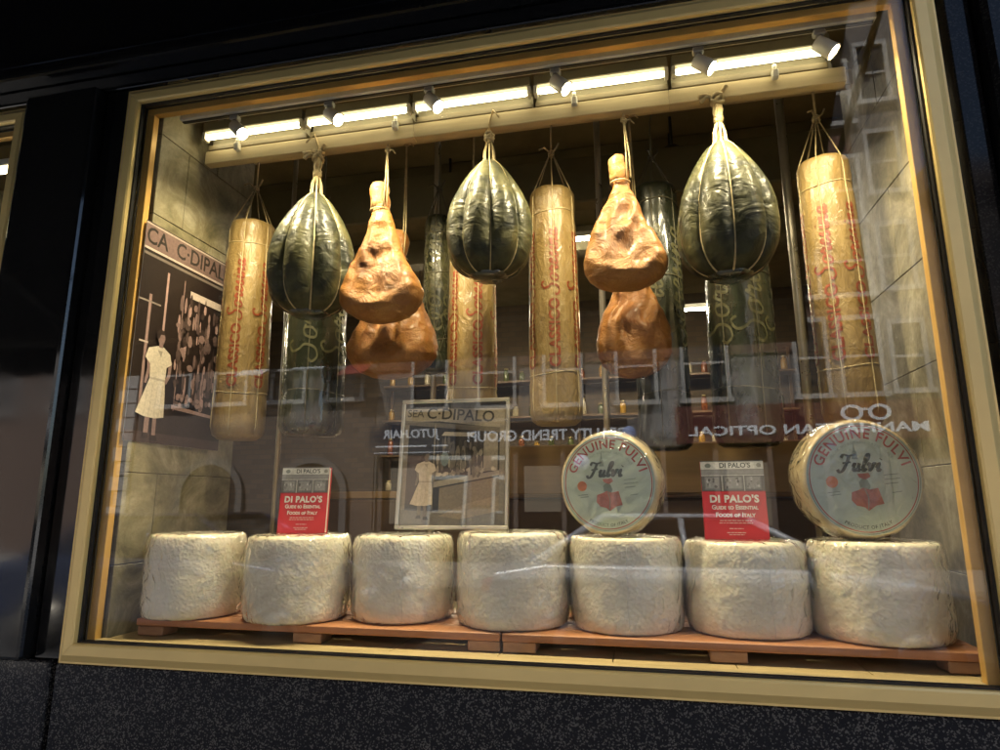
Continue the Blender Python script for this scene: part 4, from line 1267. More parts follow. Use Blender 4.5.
def ham(x, y, ztop, zbot, half_w, lb, seed, zrail, lean=0.0, mirror=1, knob=True, group="cured hams hanging in pairs"):
    t = thing("ham", lb, "ham", (x, y, zbot), (0, 0, 0), group)
    H = ztop - zbot
    # t (0 top .. 1 bottom): left, right edge (in half widths), depth (in half widths)
    tab = [(0.0, -0.10, 0.10, 0.10), (0.02, -0.20, 0.12, 0.20), (0.07, -0.27, 0.20, 0.25), (0.13, -0.24, 0.24, 0.25), (0.19, -0.17, 0.20, 0.20), (0.24, -0.17, 0.24, 0.20),
           (0.32, -0.28, 0.34, 0.30), (0.42, -0.46, 0.46, 0.42), (0.52, -0.64, 0.60, 0.52), (0.62, -0.80, 0.76, 0.60), (0.72, -0.94, 0.92, 0.64), (0.79, -1.0, 1.0, 0.64),
           (0.85, -0.98, 0.99, 0.60), (0.905, -0.87, 0.89, 0.52), (0.95, -0.68, 0.70, 0.42), (0.982, -0.42, 0.45, 0.27), (1.0, -0.15, 0.18, 0.08)]
    def samp(u):
        for (a, b) in zip(tab, tab[1:]):
            if u <= b[0]:
                k = (u - a[0]) / (b[0] - a[0]); k = k * k * (3 - 2 * k) * 0.5 + k * 0.5
                return [a[i] + (b[i] - a[i]) * k for i in (1, 2, 3)]
        return list(tab[-1][1:])
    n, m = 72, 110
    vs, fs, meat = [], [], []
    for i in range(m + 1):
        u = i / m
        l, r_, d = samp(u)
        if mirror < 0:
            l, r_ = -r_, -l
        cx = (l + r_) / 2 * half_w; hw = (r_ - l) / 2 * half_w; dd = d * half_w
        for k in range(n):
            a = 2 * PI * k / n
            ca, sa = math.cos(a), math.sin(a)
            px = math.copysign(abs(ca) ** 0.85, ca) * hw; py = math.copysign(abs(sa) ** 0.8, sa) * dd
            z = H * (1 - u)
            face = max(0, -sa)                                  # towards the street
            fx = px / half_w
            inner = max(0, 1 - (fx / 0.86) ** 2) * max(0, 1 - ((u - 0.61) / 0.30) ** 2) * (face ** 0.5)
            q = Vector((px * 9, py * 4, z * 7 + seed))
            wr = noise.noise(q) * 0.6 + noise.noise(q * 2.1) * 0.4
            ridg = 1 - abs(noise.noise(Vector((px * 22 + seed + 0.8 * wr, 3.1, z * 7)))) * 2.4
            fold = noise.noise(Vector((px * 26 + 0.5 * wr, seed * 1.3, z * 10 + wr)))
            py += inner * (0.046 * half_w / 0.14) - inner * 0.032 * ridg * (0.7 + 0.8 * wr) - inner * 0.018 * abs(fold)
            amp = 0.016 if u > 0.22 else 0.008
            nrm = Vector((px / max(hw, .01), py / max(dd, .01), 0)).normalized()
            px += nrm.x * wr * amp; py += nrm.y * wr * amp * 1.3
            rim = math.exp(-((u - 0.915 + 0.17 * fx * fx) / 0.045) ** 2) * face
            py -= rim * 0.011
            vs.append((cx + px + lean * (1 - u) * H, py, z))
            meat.append(max(0.0, min(1.0, inner * 1.2 - 0.25 + 0.55 * (ridg - 0.5) * inner + 0.15 * (u > 0.25) * face * max(0, wr))))
    for i in range(m):
        for k in range(n):
            k2 = (k + 1) % n
            fs.append((i * n + k, i * n + k2, (i + 1) * n + k2, (i + 1) * n + k))
    fs.append(tuple(range(n))); fs.append(tuple(m * n + k for k in range(n - 1, -1, -1)))
    MB().add(vs, fs, True).build("meat", M['ham'], t, attr=("meat", meat))
    # hock knob
    kb = MB()
    hx = lean * H
    kb.lathe([(half_w * 0.06, H * 0.80), (half_w * 0.20, H * 0.812), (half_w * 0.215, H * 0.85), (half_w * 0.205, H * 0.90), (half_w * 0.235, H * 0.945), (half_w * 0.22, H * 0.975), (half_w * 0.16, H * 0.998), (half_w * 0.06, H * 1.01)], 28,
             c=(hx * 0.9 - 0.005, 0, 0), fn=lambda r, z, a: r * (1 + 0.22 * noise.noise(Vector((math.cos(a) * 2, math.sin(a) * 2, z * 18 + seed)))))
    kb.build("hock", M['fat'], t)
    cd = MB()
    top = zrail - zbot
    cxx = hx * 0.9
    loop = []
    for j in range(17):
        b = 2 * PI * j / 16
        loop.append((cxx + half_w * 0.23 * math.cos(b), half_w * 0.25 * math.sin(b), H * 0.80 + 0.004 * math.sin(b)))
    cd.tube(loop, 0.0028, 6)
    sx = hx * 0.9 + half_w * 0.17
    cd.tube([(sx, -half_w * 0.22, H * 0.80), (sx, -0.02, H * 1.0), (sx - 0.004, -0.002, top), (sx - 0.004, -0.004, top + 0.03), (sx - 0.004, 0.02, top + 0.056), (sx - 0.004, 0.045, top + 0.02)], 0.0026, 6)
    cd.tube([(sx + 0.012, -half_w * 0.22, H * 0.80), (sx + 0.010, -0.02, H * 1.0), (sx - 0.002, -0.004, top - 0.02), (sx - 0.001, -0.002, top)], 0.0026, 6)
    knot(cd, (sx - 0.002, -0.004, top - 0.025), 0.009, seed, 4)
    cd.tube([(sx, -0.005, top - 0.025), (sx + 0.02, -0.012, top - 0.03), (sx + 0.03, -0.01, top - 0.045)], 0.0022, 5)
    cd.build("cord", M['cord'], t)
    return t
ham(-0.836, 0.27, 2.562, 2.045, 0.142, "cured ham in front of its pair, next to the middle round cheese, hock leaning left", 2.0, ZR0, lean=-0.045)
ham(-0.905, 0.535, 2.50, 1.905, 0.178, "larger cured ham half hidden behind the first front ham", 5.0, 2.90, lean=0.02, mirror=-1)
ham(-0.018, 0.27, 2.560, 2.098, 0.133, "cured ham with a dark wrinkled face beside the largest round cheese", 8.0, ZR0, lean=-0.01)
ham(-0.003, 0.535, 2.45, 1.868, 0.134, "cured ham half hidden behind the wrinkled dark faced ham", 11.0, 2.90, lean=0.0, mirror=-1)

def log(x, y, zbot, ztop, r, zrail, lb, seed, dark=False, yaw=0.0, tilt=0.0, net=False):
    g_ = "dark film cheese logs hanging at the back" if dark else "tan paper wrapped cheese logs"
    t = thing("cheese_log", lb, "cheese", (x, y, zbot), (0, tilt, yaw), g_)
    H = ztop - zbot
    NF = 8
    def fn(rr, z, a):
        fac = 1 - 0.03 * (1 - abs(math.sin((a - PI / 6) * 3)) ** 0.7)
        pin = 0.0
        for zz in (0.20 * H, H - 0.10):
            pin += 0.05 * math.exp(-((z - zz) / 0.012) ** 2)
        n1 = noise.noise(Vector((math.cos(a) * 2, math.sin(a) * 2, z * 6 + seed))) * 0.025
        n2 = noise.noise(Vector((math.cos(a) * 7, math.sin(a) * 7, z * 22 + seed))) * (0.02 if dark else 0.016)
        return rr * (fac - pin + n1 + n2)
    prof = [(r * 0.3, 0.0), (r * 0.75, 0.004), (r * 0.93, 0.018), (r * 1.0, 0.045)] + [(r * (1.0 - 0.10 * (k / 40) ** 1.5), 0.045 + (H - 0.075) * k / 40) for k in range(1, 41)] + [(r * 0.885, H - 0.014), (r * 0.83, H - 0.004), (r * 0.4, H), (r * 0.1, H + 0.002)]
    MB().lathe(prof, 128, fn=fn).build("body", M['darkfilm' if dark else 'paper'], t)
    def rad_at(z):
        for (a, b) in zip(prof, prof[1:]):
            if a[1] <= z <= b[1]:
                k = (z - a[1]) / max(1e-6, b[1] - a[1]); return a[0] + (b[0] - a[0]) * k
        return r
    cd = MB()
    NC = 6
    for k in range(NC):
        a = 2 * PI * (k + 0.5) / NC
        pp = []
        for j in range(25):
            z = 0.012 + (H - 0.016) * j / 24
            rr = fn(rad_at(z), z, a) + 0.0012
            pp.append((rr * math.cos(a), rr * math.sin(a), z))
        ap = 0.16 if not dark else 0.13
        pp.append((0.006 * math.cos(a), 0.006 * math.sin(a), H + ap))
        cd.tube(pp, 0.0022, 6)
    for zz in ((0.20 * H, H - 0.10) if not dark else (0.20 * H, 0.62 * H, H - 0.08)):
        pp = []
        for j in range(49):
            a = 2 * PI * j / 48
            z = zz + 0.006 * math.sin(a * 2 + seed)
            pp.append(((fn(rad_at(z), z, a) + 0.0015) * math.cos(a), (fn(rad_at(z), z, a) + 0.0015) * math.sin(a), z))
        cd.tube(pp, 0.0024, 6)
    ap = 0.16 if not dark else 0.13
    knot(cd, (0, 0, H + ap), 0.011, int(seed), 5)
    cd.tube([(0, 0, H + ap), (-0.025, -0.01, H + ap + 0.022), (-0.045, -0.012, H + ap + 0.012)], 0.0035, 6)
    cd.tube([(0, 0, H + ap), (0.02, -0.01, H + ap + 0.02), (0.028, -0.012, H + ap + 0.038)], 0.0035, 6)
    top = zrail - zbot
    cd.tube([(0, 0, H + ap), (0.002, 0, top), (0.0, -0.012, top + 0.03), (0.0, 0.012, top + 0.066)], 0.004, 6)
    cd.build("cord", M['cord_dk' if dark else 'cord'], t)
    ink = MB()
    for k in range(6):
        a0 = -PI / 2 + (k - 0) * PI / 3 + 0.0
        if dark:
            sm, wd = script_mb("Soresina", 0.055, 0.008, 0.2)
            items = [(refine(sm, 0.012), 0.60 * H)]
        else:
            cm_ = text_mb("CLASSICO", 0.052, bold=0.0016, spacing=1.05)
            sm, wd = script_mb("Soresina", 0.030, 0.0062, 0.25)
            items = [(refine(cm_, 0.01), 0.36 * H), (refine(sm, 0.01), 0.66 * H)]
        for mb_, zc in items:
            def f(p, a0=a0, zc=zc):
                z = zc + p[0]
                a = a0 - p[1] / r                 # letter tops point left as seen from the street
                rr = fn(rad_at(z), z, a) + 0.0018
                return (rr * math.cos(a), rr * math.sin(a), z)
            ink.merge(mb_, f)
    ink.build("lettering", M['paleink' if dark else 'redink'], t, recalc=False)
    if net:
        nm = MB()
        for s in (-1, 1):
            for k in range(8):
                pp = []
                for j in range(30):
                    z = 0.02 + (H - 0.04) * j / 29
                    a = 2 * PI * k / 8 + s * z * 5
                    rr = fn(rad_at(z), z, a) + 0.0016
                    pp.append((rr * math.cos(a), rr * math.sin(a), z))
                nm.tube(pp, 0.0013, 4)
        nm.build("netting", M['cord_dk'], t)
    return t
log(-1.492, 0.465, 1.680, 2.552, 0.098, 2.90, "tan paper cheese log beside the mural, nearest the far wall", 1.0, yaw=0.25)
log(-0.606, 0.60, 1.70, 2.50, 0.097, 2.90, "tan paper cheese log partly behind the middle round cheese and framed photograph", 2.0, yaw=0.5)
log(-0.276, 0.50, 1.705, 2.575, 0.092, 2.90, "tan paper cheese log standing clear between the middle round cheese and the second ham", 3.0, yaw=0.15)
log(0.648, 0.44, 1.672, 2.545, 0.088, 2.90, "tan paper cheese log beside the bare stone wall", 4.0, yaw=0.55, tilt=rad(-1.2))
log(-1.272, 0.62, 1.70, 2.56, 0.125, 2.90, "dark film cheese log behind the rope knotted cheese near the mural", 5.0, True, yaw=0.3)
log(0.095, 0.64, 1.62, 2.62, 0.094, 2.90, "dark film cheese log half behind the second pair of hams", 6.0, True, yaw=0.9)
log(0.362, 0.58, 1.622, 2.58, 0.113, 2.90, "broad dark film cheese log below the largest round cheese", 7.0, True, yaw=0.35)
log(-0.78, 0.70, 1.95, 2.62, 0.06, 2.90, "slim netted dark cheese log behind the first pair of hams", 8.0, True, yaw=0.1, net=True)

# ================================================================ BEHIND THE DISPLAY
pole_l = ["thin steel pole behind the dark log near the mural", "thin steel pole between the first hams and middle round cheese", "thin steel pole left of the second pair of hams", "thick steel pole beside the paper log at the stone wall"]
for (x, y, r), lb in zip(((-1.56, 0.86, 0.011), (-0.825, 0.80, 0.012), (-0.118, 0.80, 0.013), (0.61, 0.80, 0.017)), pole_l):
    t = thing("steel_pole", lb, "pole", (x, y, 1.05), (0, 0, 0), "steel poles behind the display")
    MB().tube([(0, 0, 0.012), (0, 0, 3.24)], r, 16).build("tube", M['steel'], t)
    MB().lathe([(r * 2.2, 0.001), (r * 2.2, 0.006), (r * 1.2, 0.012)], 20).build("foot", M['steel'], t)
ct = thing("counter", "tan wooden counter running across the shop behind the display", "counter", (0.3, 1.25, 0))
MB().bbox(-1.9, 1.9, 0, 0.55, 0.0, 1.46, 0.01).build("body", M['shelf'], ct)
MB().bbox(-0.90, 1.95, -0.06, 0.02, 1.48, 1.70, 0.006).build("front_board", M['counter'], ct)
MB().bbox(-1.95, 1.95, 0.025, 0.6, 1.465, 1.50, 0.004).build("top", M['counter'], ct)
# shelves of jars along the back and right wall
jar_n = 0
def shelving(x0, x1, y, label, rows, seed, rotz=0.0, org=None):
    t = thing("wall_shelf", label, "shelf", org, (0, 0, rotz))
    L = x1 - x0
    for z in rows:
        MB().bbox(0, L, 0, 0.28, z - 0.03, z, 0.004).build("board", M['shelf'], t)
    for x in (0.0, L / 2 - 0.02, L - 0.04):
        MB().bbox(x + 0.002, x + 0.038, 0.281, 0.31, rows[0] - 0.1, rows[-1] + 0.35, 0.003).build("upright", M['shelf'], t)
    rn = random.Random(seed)
    jars = []
    for z in rows:
        x = 0.08
        while x < L - 0.08:
            jars.append((x, 0.12 + rn.uniform(-0.03, 0.05), z + 0.001, rn.uniform(0.7, 1.3), rn.randrange(4)))
            x += rn.uniform(0.14, 0.30)
    return t, jars
jar_me = {}
def jar(pos, s, kind, lb):
    t = thing("jar", lb, "jar", pos, (0, 0, 0), "jars on the shop shelves")
    if (kind) not in jar_me:
        a = MB().lathe([(0.030, 0), (0.040, 0.004), (0.042, 0.02), (0.042, 0.13), (0.036, 0.15), (0.028, 0.16), (0.026, 0.17)], 14).build("body", M['jar'][kind], t)
        b = MB().lathe([(0.030, 0.1705), (0.031, 0.19), (0.02, 0.192)], 14).build("lid", M['cap'], t)
        jar_me[kind] = (a.data, b.data)
    else:
        for nm, me in zip(("body", "lid"), jar_me[kind]):
            o = bpy.data.objects.new(nm, me); C.objects.link(o); o.parent = t
    t.scale = (1, 1, s)
    return t
kinds = ["dark red", "amber", "olive green", "cream"]
t, js = shelving(-3.6, 2.0, 6.8, "long dark shelf of jars on the back wall of the shop", [1.6, 2.1, 2.6, 3.1], 4, 0, (-3.6, 6.85, 0))
for (x, y, z, s, k) in js:
    jar((-3.6 + x, 6.85 + y, z), s, k, kinds[k] + " jar on the long shelf at the back of the shop")
t, js = shelving(0, 4.5, 0, "dark shelf of jars along the brick side wall of the shop", [1.7, 2.15, 2.6, 3.05], 8, -PI / 2, (2.12, 6.3, 0))
for (x, y, z, s, k) in js:
    jar((2.12 + y, 6.3 - x, z), s, k, kinds[k] + " jar on the shelf along the brick side wall")
# ceiling lamps of the shop
def ceil_lamp(x, y, lb):
    t = thing("ceiling_lamp", lb, "lamp", (x, y, 4.02), (0, 0, 0), "round lamps in the dark shop ceiling")
    MB().tube([(0, 0, 0.02), (0, 0, 0.278)], 0.012, 8).build("stem", M['black_metal'], t)
    MB().lathe([(0.075, -0.04), (0.08, -0.038), (0.06, 0.02), (0.02, 0.03)], 20).build("shade", M['black_metal'], t)
    MB().lathe([(0.01, -0.05), (0.05, -0.045), (0.068, -0.0405), (0.03, -0.0402)], 18).build("bulb", M['lamp'], t)
    return t
lamps = [(0.336, 2.83, "round lamp seen above the second ham, nearer of two"), (0.34, 3.06, "round lamp seen above the second ham, farther of two"), (-1.455, 3.04, "round lamp just left of the middle round cheese, upper of two"), (-1.60, 3.5, "round lamp just left of the middle round cheese, lower of two"),
         (-2.55, 3.2, "dim round lamp seen beside the first ham"), (-1.95, 5.2, "small far round lamp behind the middle round cheese"), (-3.1, 5.4, "small far round lamp beside the first dark log"), (0.9, 5.0, "far round lamp behind the log at the stone wall"), (-0.3, 5.6, "far round lamp over the back shelf")]
for a in lamps:
    ceil_lamp(*a)
for (x, y, z, L, lb) in ((-0.62, 4.25, 4.0, 0.75, "glowing bar light hanging in the shop between paper log and second ham"), (-2.2, 5.3, 3.7, 0.8, "glowing bar light hanging far back behind the middle round cheese"), (0.55, 5.6, 3.6, 0.7, "glowing bar light hanging far back behind the largest round cheese"), (-4.5, 2.2, 3.0, 1.2, "glowing bar light inside the neighbouring window")):
    t = thing("bar_light", lb, "light", (x, y, z), (0, 0, 0), "bar lights hanging in the shop")
    MB().bbox(-L / 2, L / 2, -0.05, 0.05, 0.0, 0.05, 0.004).build("housing", M['white_metal'], t)
    MB().bbox(-L / 2 + 0.01, L / 2 - 0.01, -0.035, 0.035, -0.012, -0.0005, 0.002).build("diffuser", M['lamp'], t)
    for s in (-1, 1):
        MB().tube([(s * L * 0.4, 0, 0.05), (s * L * 0.4, 0, 4.3 - z)], 0.004, 6).build("cable", M['black_metal'], t)
# small lit picture lights low in the shop
for (x, y, z, lb) in ((-0.82, 4.2, 2.86, "small bright spot lamp low in the shop, left of the clear paper log"), (-0.70, 4.2, 2.86, "small bright spot lamp low in the shop, nearer the clear paper log"), (-1.75, 4.2, 3.35, "small bright spot lamp left of the middle round cheese")):
    t = thing("spot_lamp", lb, "lamp", (x, y, z))
    MB().lathe([(0.03, -0.03), (0.034, -0.028), (0.03, 0.05), (0.012, 0.06)], 16).build("shade", M['black_metal'], t)
    MB().lathe([(0.004, -0.042), (0.022, -0.036), (0.028, -0.0305), (0.01, -0.03)], 14).build("bulb", M['lamp'], t)
    MB().tube([(0, 0, 0.06), (0, 0, 4.3 - z)], 0.005, 6).build("cord", M['black_metal'], t)

# inside the neighbouring window
nb = thing("window_board", "pale ledge and stone back of the neighbouring window", "board", (-3.2, 0.3, 2.35))
MB().bbox(-0.95, 0.98, 0, 0.3, 0, 0.03, 0.003).build("ledge", M['lumber'], nb)
MB().bbox(-0.95, 0.98, 0.305, 0.33, -1.25, 0.6, 0.003).build("back_panel", M['stone'], nb)
nl = thing("strip_light", "glowing strip light inside the neighbouring window", "light", (-2.69, 0.10, 2.70))
MB().bbox(-0.45, 0.45, -0.02, 0.03, 0.012, 0.04, 0.003).build("housing", M['white_metal'], nl)
MB().tube([(-0.44, 0, 0), (0.44, 0, 0)], 0.011, 10).build("tube", M['tube'], nl)

# ================================================================ THE STREET OPPOSITE (seen in the glass)
FY = -14.0
def facade(name, lb, x0, x1, h, wall, wins, base_h=2.7, base=None, depth=6, cornice=True):
    b = thing(name, lb, "building", ((x0 + x1) / 2, FY, 0))
    cx = (x0 + x1) / 2
    a, c_ = x0 - cx, x1 - cx
    MB().box(a + 0.004, c_ - 0.004, -depth, 0, 0.0 if base is None else 4.9, h).build("wall", wall, b)
    if base is not None:
        MB().box(a + 0.004, c_ - 0.004, -depth, 0, 0.0, 4.88).build("ground_floor", base, b)
        MB().bbox(a + 0.004, c_ - 0.004, -0.1, 0.06, 4.8805, 4.8995, 0.004).build("string_course", M['brownstone'], b)
    if cornice:
        MB().bbox(a, c_, 0.004, 0.5, h - 0.5, h + 0.1, 0.03).build("cornice", M['brownstone'], b)
    for (wx, wz, ww, wh) in wins:
        w = wx - cx
        f = MB()
        e = 0.09
        f.box(w - ww / 2 - e, w - ww / 2, 0.004, 0.10, wz, wz + wh); f.box(w + ww / 2, w + ww / 2 + e, 0.004, 0.10, wz, wz + wh)
        f.box(w - ww / 2 - e, w + ww / 2 + e, 0.004, 0.10, wz + wh + 0.001, wz + wh + 0.12); f.box(w - ww / 2 - e - 0.05, w + ww / 2 + e + 0.05, 0.004, 0.16, wz - 0.12, wz - 0.001)
        f.box(w - ww / 2 + 0.001, w + ww / 2 - 0.001, 0.03, 0.07, wz + wh * 0.5 - 0.03, wz + wh * 0.5 + 0.03)
        fo = f.build("window", M['white_paint'], b)
        MB().box(w - ww / 2 + 0.001, w + ww / 2 - 0.001, 0.004, 0.025, wz + 0.001, wz + wh - 0.001).build("pane", M['dark_glass'], fo)
    return b
wins = [(x, z, w, h) for (x, w) in ((-5.3, 0.85), (-3.5, 0.85), (-1.8, 0.85), (0.0, 0.85), (1.62, 0.95), (4.0, 0.6), (5.05, 0.75)) for (z, h) in ((3.85, 1.7), (6.2, 1.6), (8.0, 1.6), (10.6, 1.6))]
bb = facade("brick_building", "red brick tenement with white trimmed windows across the street", -6.8, 5.40, 13.4, M['brick'], wins, base=M['stucco'])
cx = -0.7
MB().box(-6.0, 6.05, 0.004, 0.12, 0.001, 2.72).build("shop_glazing", M['dark_glass'], bb)
for i in range(11):
    MB().bbox(-5.9 + i * 1.18, -5.78 + i * 1.18, 0.125, 0.2, 0.001, 2.718, 0.01).build("mullion", M['brownstone'], bb)
for i, (a_, c_) in enumerate(((-5.6, 'lit_shop'), (-2.1, 'lit_shop'), (2.65, 'lit_shop'))):
    MB().box(a_, a_ + 0.9, 0.0005 + 0.1205, 0.1245, 0.9 + 0.3 * (i % 2), 2.3).build("shop_display", M[c_], bb)
sb = facade("stucco_building", "tall grey stucco building across the street beyond the brick tenement", 5.42, 6.66, 16.0, M['stucco'], [(6.05, z, 0.6, 1.5) for z in (3.9, 6.3, 8.7, 11.1)])
lb_ = facade("low_building", "low building across the street with sky above its roof", 6.68, 22.0, 8.9, M['brick_dk'], [(x, z, 0.9, 1.6) for x in (8.2, 10.2, 12.2, 14.2) for z in (3.6, 6.1)])
ab = facade("brownstone_building", "brownstone building with arched ground floor doorways across the street", -14.2, -6.82, 14.5, M['brownstone'], [(x, z, 0.9, 1.7) for x in (-13, -11.2, -9.4, -7.7) for z in (4.2, 6.8, 9.4)])
for ax in (-8.55, -11.6):
    f = MB(); ac = MB()
    w = ax + 10.51
    n = 16
    ring = [(w + 1.05 * math.cos(PI * k / n), 1.65 + 1.0 * math.sin(PI * k / n)) for k in range(n + 1)]
    inn = [(w + 0.86 * math.cos(PI * k / n), 1.65 + 0.82 * math.sin(PI * k / n)) for k in range(n + 1)]
    vs = []
    for (p, q) in zip(ring, inn):
        vs += [(p[0], 0.004, p[1]), (p[0], 0.14, p[1]), (q[0], 0.14, q[1]), (q[0], 0.004, q[1])]
    fs = []
    for k in range(n):
        for s in range(4):
            fs.append((4 * k + s, 4 * k + (s + 1) % 4, 4 * k + 4 + (s + 1) % 4, 4 * k + 4 + s))
    f.add(vs, fs)
    for s in (-1, 1):
        f.box(w + s * 0.955 - 0.095, w + s * 0.955 + 0.095, 0.004, 0.14, 0.001, 1.649)
    ar = f.build("archway", M['stucco'], ab)
    MB().prism([(w - 0.855, 0.001), (w + 0.855, 0.001)] + inn, 0.004, 0.06).build("door", M['sign_dark'], ar)
qb = facade("corner_building", "pale building with white stone quoins across the street at the far corner", -26, -14.22, 12.0, M['brick_dk'], [(x, z, 0.9, 1.7) for x in (-24, -21.5, -19, -16.6) for z in (4.2, 6.8, 9.0)])
for k in range(16):
    w_ = 0.42 if k % 2 else 0.62
    MB().bbox(5.86 - w_, 5.86, 0.004, 0.10, 0.1 + k * 0.42, 0.1 + k * 0.42 + 0.39, 0.01).build("quoin", M['white_paint'], qb)
# shop signs across the street (they read the right way round from the road, so mirrored in the glass)
def street_sign(x0, x1, z0, z1, board, lines, lb, cat="sign", y=FY):
    t = thing("shop_sign", lb, cat, ((x0 + x1) / 2, y + 0.205, z0))
    h = (x1 - x0) / 2
    MB().bbox(-h, h, 0, 0.12, 0, z1 - z0, 0.01).build("board", board, t)
    for (s, size, dx, dz, kw) in lines:
        for word in s.split():
            full = text_mb(s, size, ext=0.015, **kw); x_all = max(p[0] for p in full.v)
            pre = s[:s.index(word) + len(word)]
            xr = -x_all + (max(p[0] for p in text_mb(pre, size, 'LEFT', ext=0.015, **kw).v))
            wm = text_mb(word, size, 'LEFT', ext=0.015, **kw)
            xs_ = xr - max(p[0] for p in wm.v)
            L = MB()
            L.merge(wm, lambda p: (dx - (p[0] + xs_), 0.137 + p[2], dz + p[1]))
            L.build("lettering", M['sign_white'], t)
    return t
street_sign(-5.62, -0.25, 2.745, 3.40, M['sign_dark'], [("BEAUTY TREND GROUP!", 0.36, 0.695, 0.28, dict(bold=0.008, xs=0.98))], "dark shop sign with beauty trend lettering across the street")
street_sign(0.85, 6.45, 2.745, 3.62, M['sign_maroon'], [("MANHATTAN OPTICAL", 0.30, 0.0, 0.27, dict(bold=0.006, xs=1.58))], "maroon optical shop sign across the street")
t = [o for o in C.objects if o.name.startswith("shop_sign")][-1]
gm = MB()
for s in (-1, 1):
    vs, fs = [], []
    for k in range(32):
        a = 2 * PI * k / 32
        for (r_, yy) in ((0.20, 0.125), (0.20, 0.16), (0.135, 0.16), (0.135, 0.125)):
            vs.append((1.28 + s * 0.28 + r_ * 1.15 * math.cos(a), yy, 0.615 + r_ * 0.9 * math.sin(a)))
    for k in range(32):
        for q in range(4):
            fs.append((4 * k + q, 4 * k + (q + 1) % 4, 4 * ((k + 1) % 32) + (q + 1) % 4, 4 * ((k + 1) % 32) + q))
    gm.add(vs, fs)
gm.box(1.28 - 0.08, 1.28 + 0.08, 0.125, 0.16, 0.66, 0.71)
gm.build("spectacles_emblem", M['sign_white'], t)
t = thing("shop_sign", "slate hair salon sign across the street beside the arches", "sign", (-5.6, FY + 0.42, 2.6))
MB().bbox(-1.15, 1.15, 0, 0.1, 0, 0.80, 0.01).build("board", M['sign_blue'], t)
L = MB(); L.merge(text_mb("JUTO.HAIR", 0.30, ext=0.015, bold=0.004, shear=0.1), lambda p: (-p[0] - 0.02, 0.117 + p[2], 0.52 + p[1]))
L.build("lettering", M['sign_white'], t)
for a_, b_2, c_2, d_2 in ((-0.95, 0.4, 0.20, 0.24), (0.55, 0.95, 0.20, 0.24), (-1.0, 1.0, 0.05, 0.07)):
    MB().box(a_, b_2, 0.102, 0.118, c_2, d_2).build("rule_line", M['sign_white'], t)
for x, z, m_, r_, lb in ((-0.22, 3.02, 'disc_blue', 0.17, "round blue projecting sign across the street"), (-1.35, 2.35, 'disc_lilac', 0.19, "round lilac sign on the shop glass across the street")):
    t = thing("round_sign", lb, "sign", (x, FY + 0.40, z))
    MB().lathe([(r_, -0.02), (r_, 0.02), (0.01, 0.021)], 28).xform(Matrix.Rotation(-PI / 2, 4, 'X')).build("face", M[m_], t)
    MB().tube([(0, -0.02, 0), (0, -0.26, 0)], 0.02, 8).build("bracket", M['black_metal'], t)
for x0, x1, z, m_, lb in ((-8.9, -8.0, 4.9, 'awn_white', "pale awning on the brownstone across the street"), (-10.6, -9.8, 4.8, 'awn_white', "second pale awning further along the brownstone"), (-7.6, -6.9, 4.7, 'awn_red', "red awning on the brownstone across the street")):
    t = thing("awning", lb, "awning", ((x0 + x1) / 2, FY, z))
    h = (x1 - x0) / 2
    MB().add([(-h, 0.1, 0.4), (h, 0.1, 0.4), (h, 0.8, 0), (-h, 0.8, 0), (-h, 0.1, 0.37), (h, 0.1, 0.37), (h, 0.78, -0.03), (-h, 0.78, -0.03)],
             [(0, 3, 2, 1), (4, 5, 6, 7), (0, 1, 5, 4), (1, 2, 6, 5), (2, 3, 7, 6), (3, 0, 4, 7)]).build("canvas", M[m_], t)
    for s in (-1, 1):
        MB().tube([(s * (h - 0.02), 0.02, 0.0), (s * (h - 0.02), 0.78, -0.02)], 0.012, 6).build("arm", M['black_metal'], t)

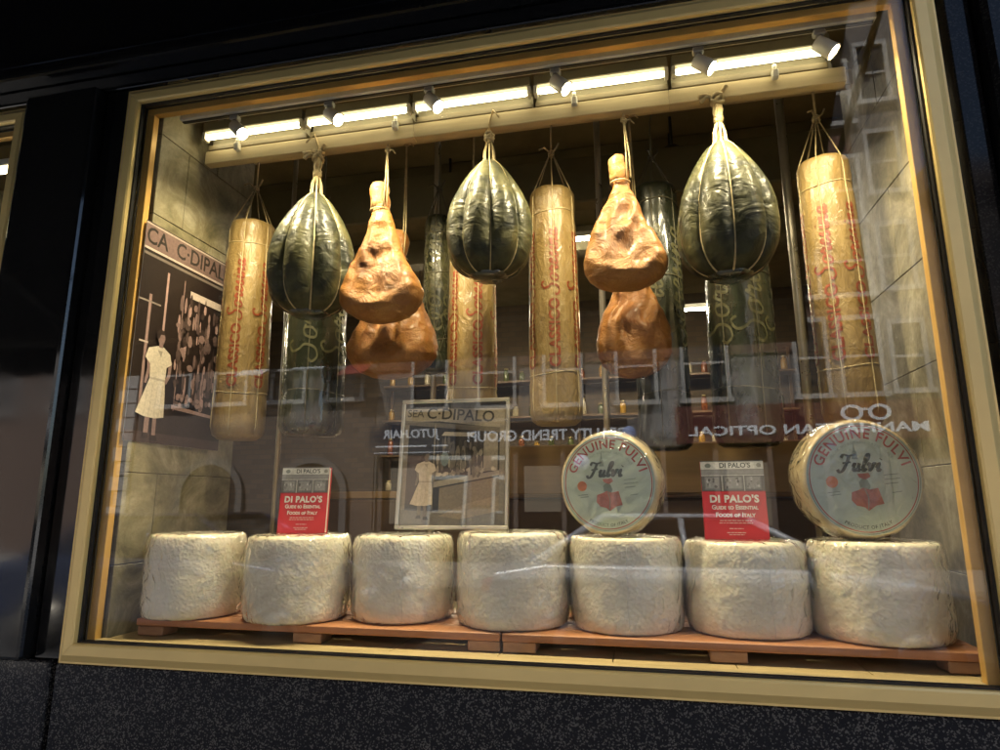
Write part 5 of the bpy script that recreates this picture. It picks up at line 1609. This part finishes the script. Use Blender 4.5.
def car(x, y, paint, lb, flip=1):
    t = thing("parked_car", lb, "car", (x, y, -0.13), (0, 0, 0 if flip > 0 else PI), "cars parked along the kerb")
    # side profile, nose towards +x
    body = [(-2.25, 0.35), (-2.28, 0.62), (-2.20, 0.92), (-1.70, 1.0), (0.75, 0.98), (1.55, 0.88), (2.15, 0.74), (2.30, 0.55), (2.26, 0.30)]
    W_ = 0.90
    def sect(w):
        return [(px, w) for px in body]
    vs, fs = [], []
    rows = [(-W_, -0.10), (-W_ + 0.02, 0.0), (-W_ * 0.7, 0.02), (0, 0.03), (W_ * 0.7, 0.02), (W_ - 0.02, 0.0), (W_, -0.10)]
    for (yy, lift) in rows:
        for (px, pz) in body:
            tp = max(0, (pz - 0.6) / 0.4)
            vs.append((px * (1 - 0.03 * abs(yy)), yy, pz + lift * tp))
    n = len(body)
    for i in range(len(rows) - 1):
        for k in range(n):
            k2 = (k + 1) % n
            fs.append((i * n + k, (i + 1) * n + k, (i + 1) * n + k2, i * n + k2))
    fs.append(tuple(range(n))); fs.append(tuple((len(rows) - 1) * n + k for k in range(n - 1, -1, -1)))
    MB().add(vs, fs, False).build("body", paint, t, bevel=0.04)
    gh = [(-1.75, 1.0), (-1.15, 1.40), (-0.4, 1.47), (0.2, 1.43), (0.95, 0.99)]
    vs, fs = [], []
    rows = [(-0.82, 0.0), (-0.62, 1.0), (0, 1.04), (0.62, 1.0), (0.82, 0.0)]
    g2 = MB()
    vs = [(-1.78, -0.80, 0.985), (0.98, -0.80, 0.975), (0.98, 0.80, 0.975), (-1.78, 0.80, 0.985), (-1.12, -0.62, 1.40), (0.18, -0.62, 1.40), (0.18, 0.62, 1.40), (-1.12, 0.62, 1.40)]
    g2.add(vs, [(0, 1, 5, 4), (1, 2, 6, 5), (2, 3, 7, 6), (3, 0, 4, 7), (4, 5, 6, 7)])
    g2.build("cabin_glass", M['dark_glass'], t)
    rf = MB()
    rf.bbox(-1.16, 0.20, -0.645, 0.645, 1.402, 1.46, 0.025)
    for s in (-1, 1):
        rf.tube([(0.20, s * 0.63, 1.41), (0.99, s * 0.80, 0.98)], 0.035, 8); rf.tube([(-1.14, s * 0.63, 1.41), (-1.80, s * 0.80, 0.99)], 0.045, 8)
        rf.tube([(-0.40, s * 0.64, 1.41), (-0.36, s * 0.815, 0.985)], 0.03, 8)
    rf.build("roof", paint, t)
    for px in (-1.40, 1.42):
        for s in (-1, 1):
            w = MB().lathe([(0.20, -0.10), (0.31, -0.09), (0.325, 0.0), (0.31, 0.09), (0.20, 0.10)], 28).xform(Matrix.Translation((px, s * 0.83, 0.325)) @ Matrix.Rotation(PI / 2, 4, 'X')).build("wheel", M['rubber'], t)
            MB().lathe([(0.19, -0.105), (0.195, 0.105), (0.05, 0.12)], 20).xform(Matrix.Translation((px, s * 0.83, 0.325)) @ Matrix.Rotation(-s * PI / 2, 4, 'X')).build("rim", M['steel'], w)
    for s in (-1, 1):
        MB().bbox(2.16, 2.29, s * 0.62 - 0.16, s * 0.62 + 0.16, 0.60, 0.70, 0.03).build("headlight", M['lens'], t)
        MB().bbox(-2.30, -2.20, s * 0.66 - 0.12, s * 0.66 + 0.12, 0.72, 0.84, 0.02).build("tail_light", M['awn_red'], t)
        MB().bbox(0.62, 0.75, s * 0.95 - 0.08, s * 0.95 + 0.08, 1.0, 1.10, 0.02).build("wing_mirror", paint, t)
    return t
car(0.75, -5.3, M['car_silver'], "silver parked car opposite the stone wall end of the window")
car(-5.0, -5.3, M['car_blue'], "dark blue parked car opposite the neighbouring window")
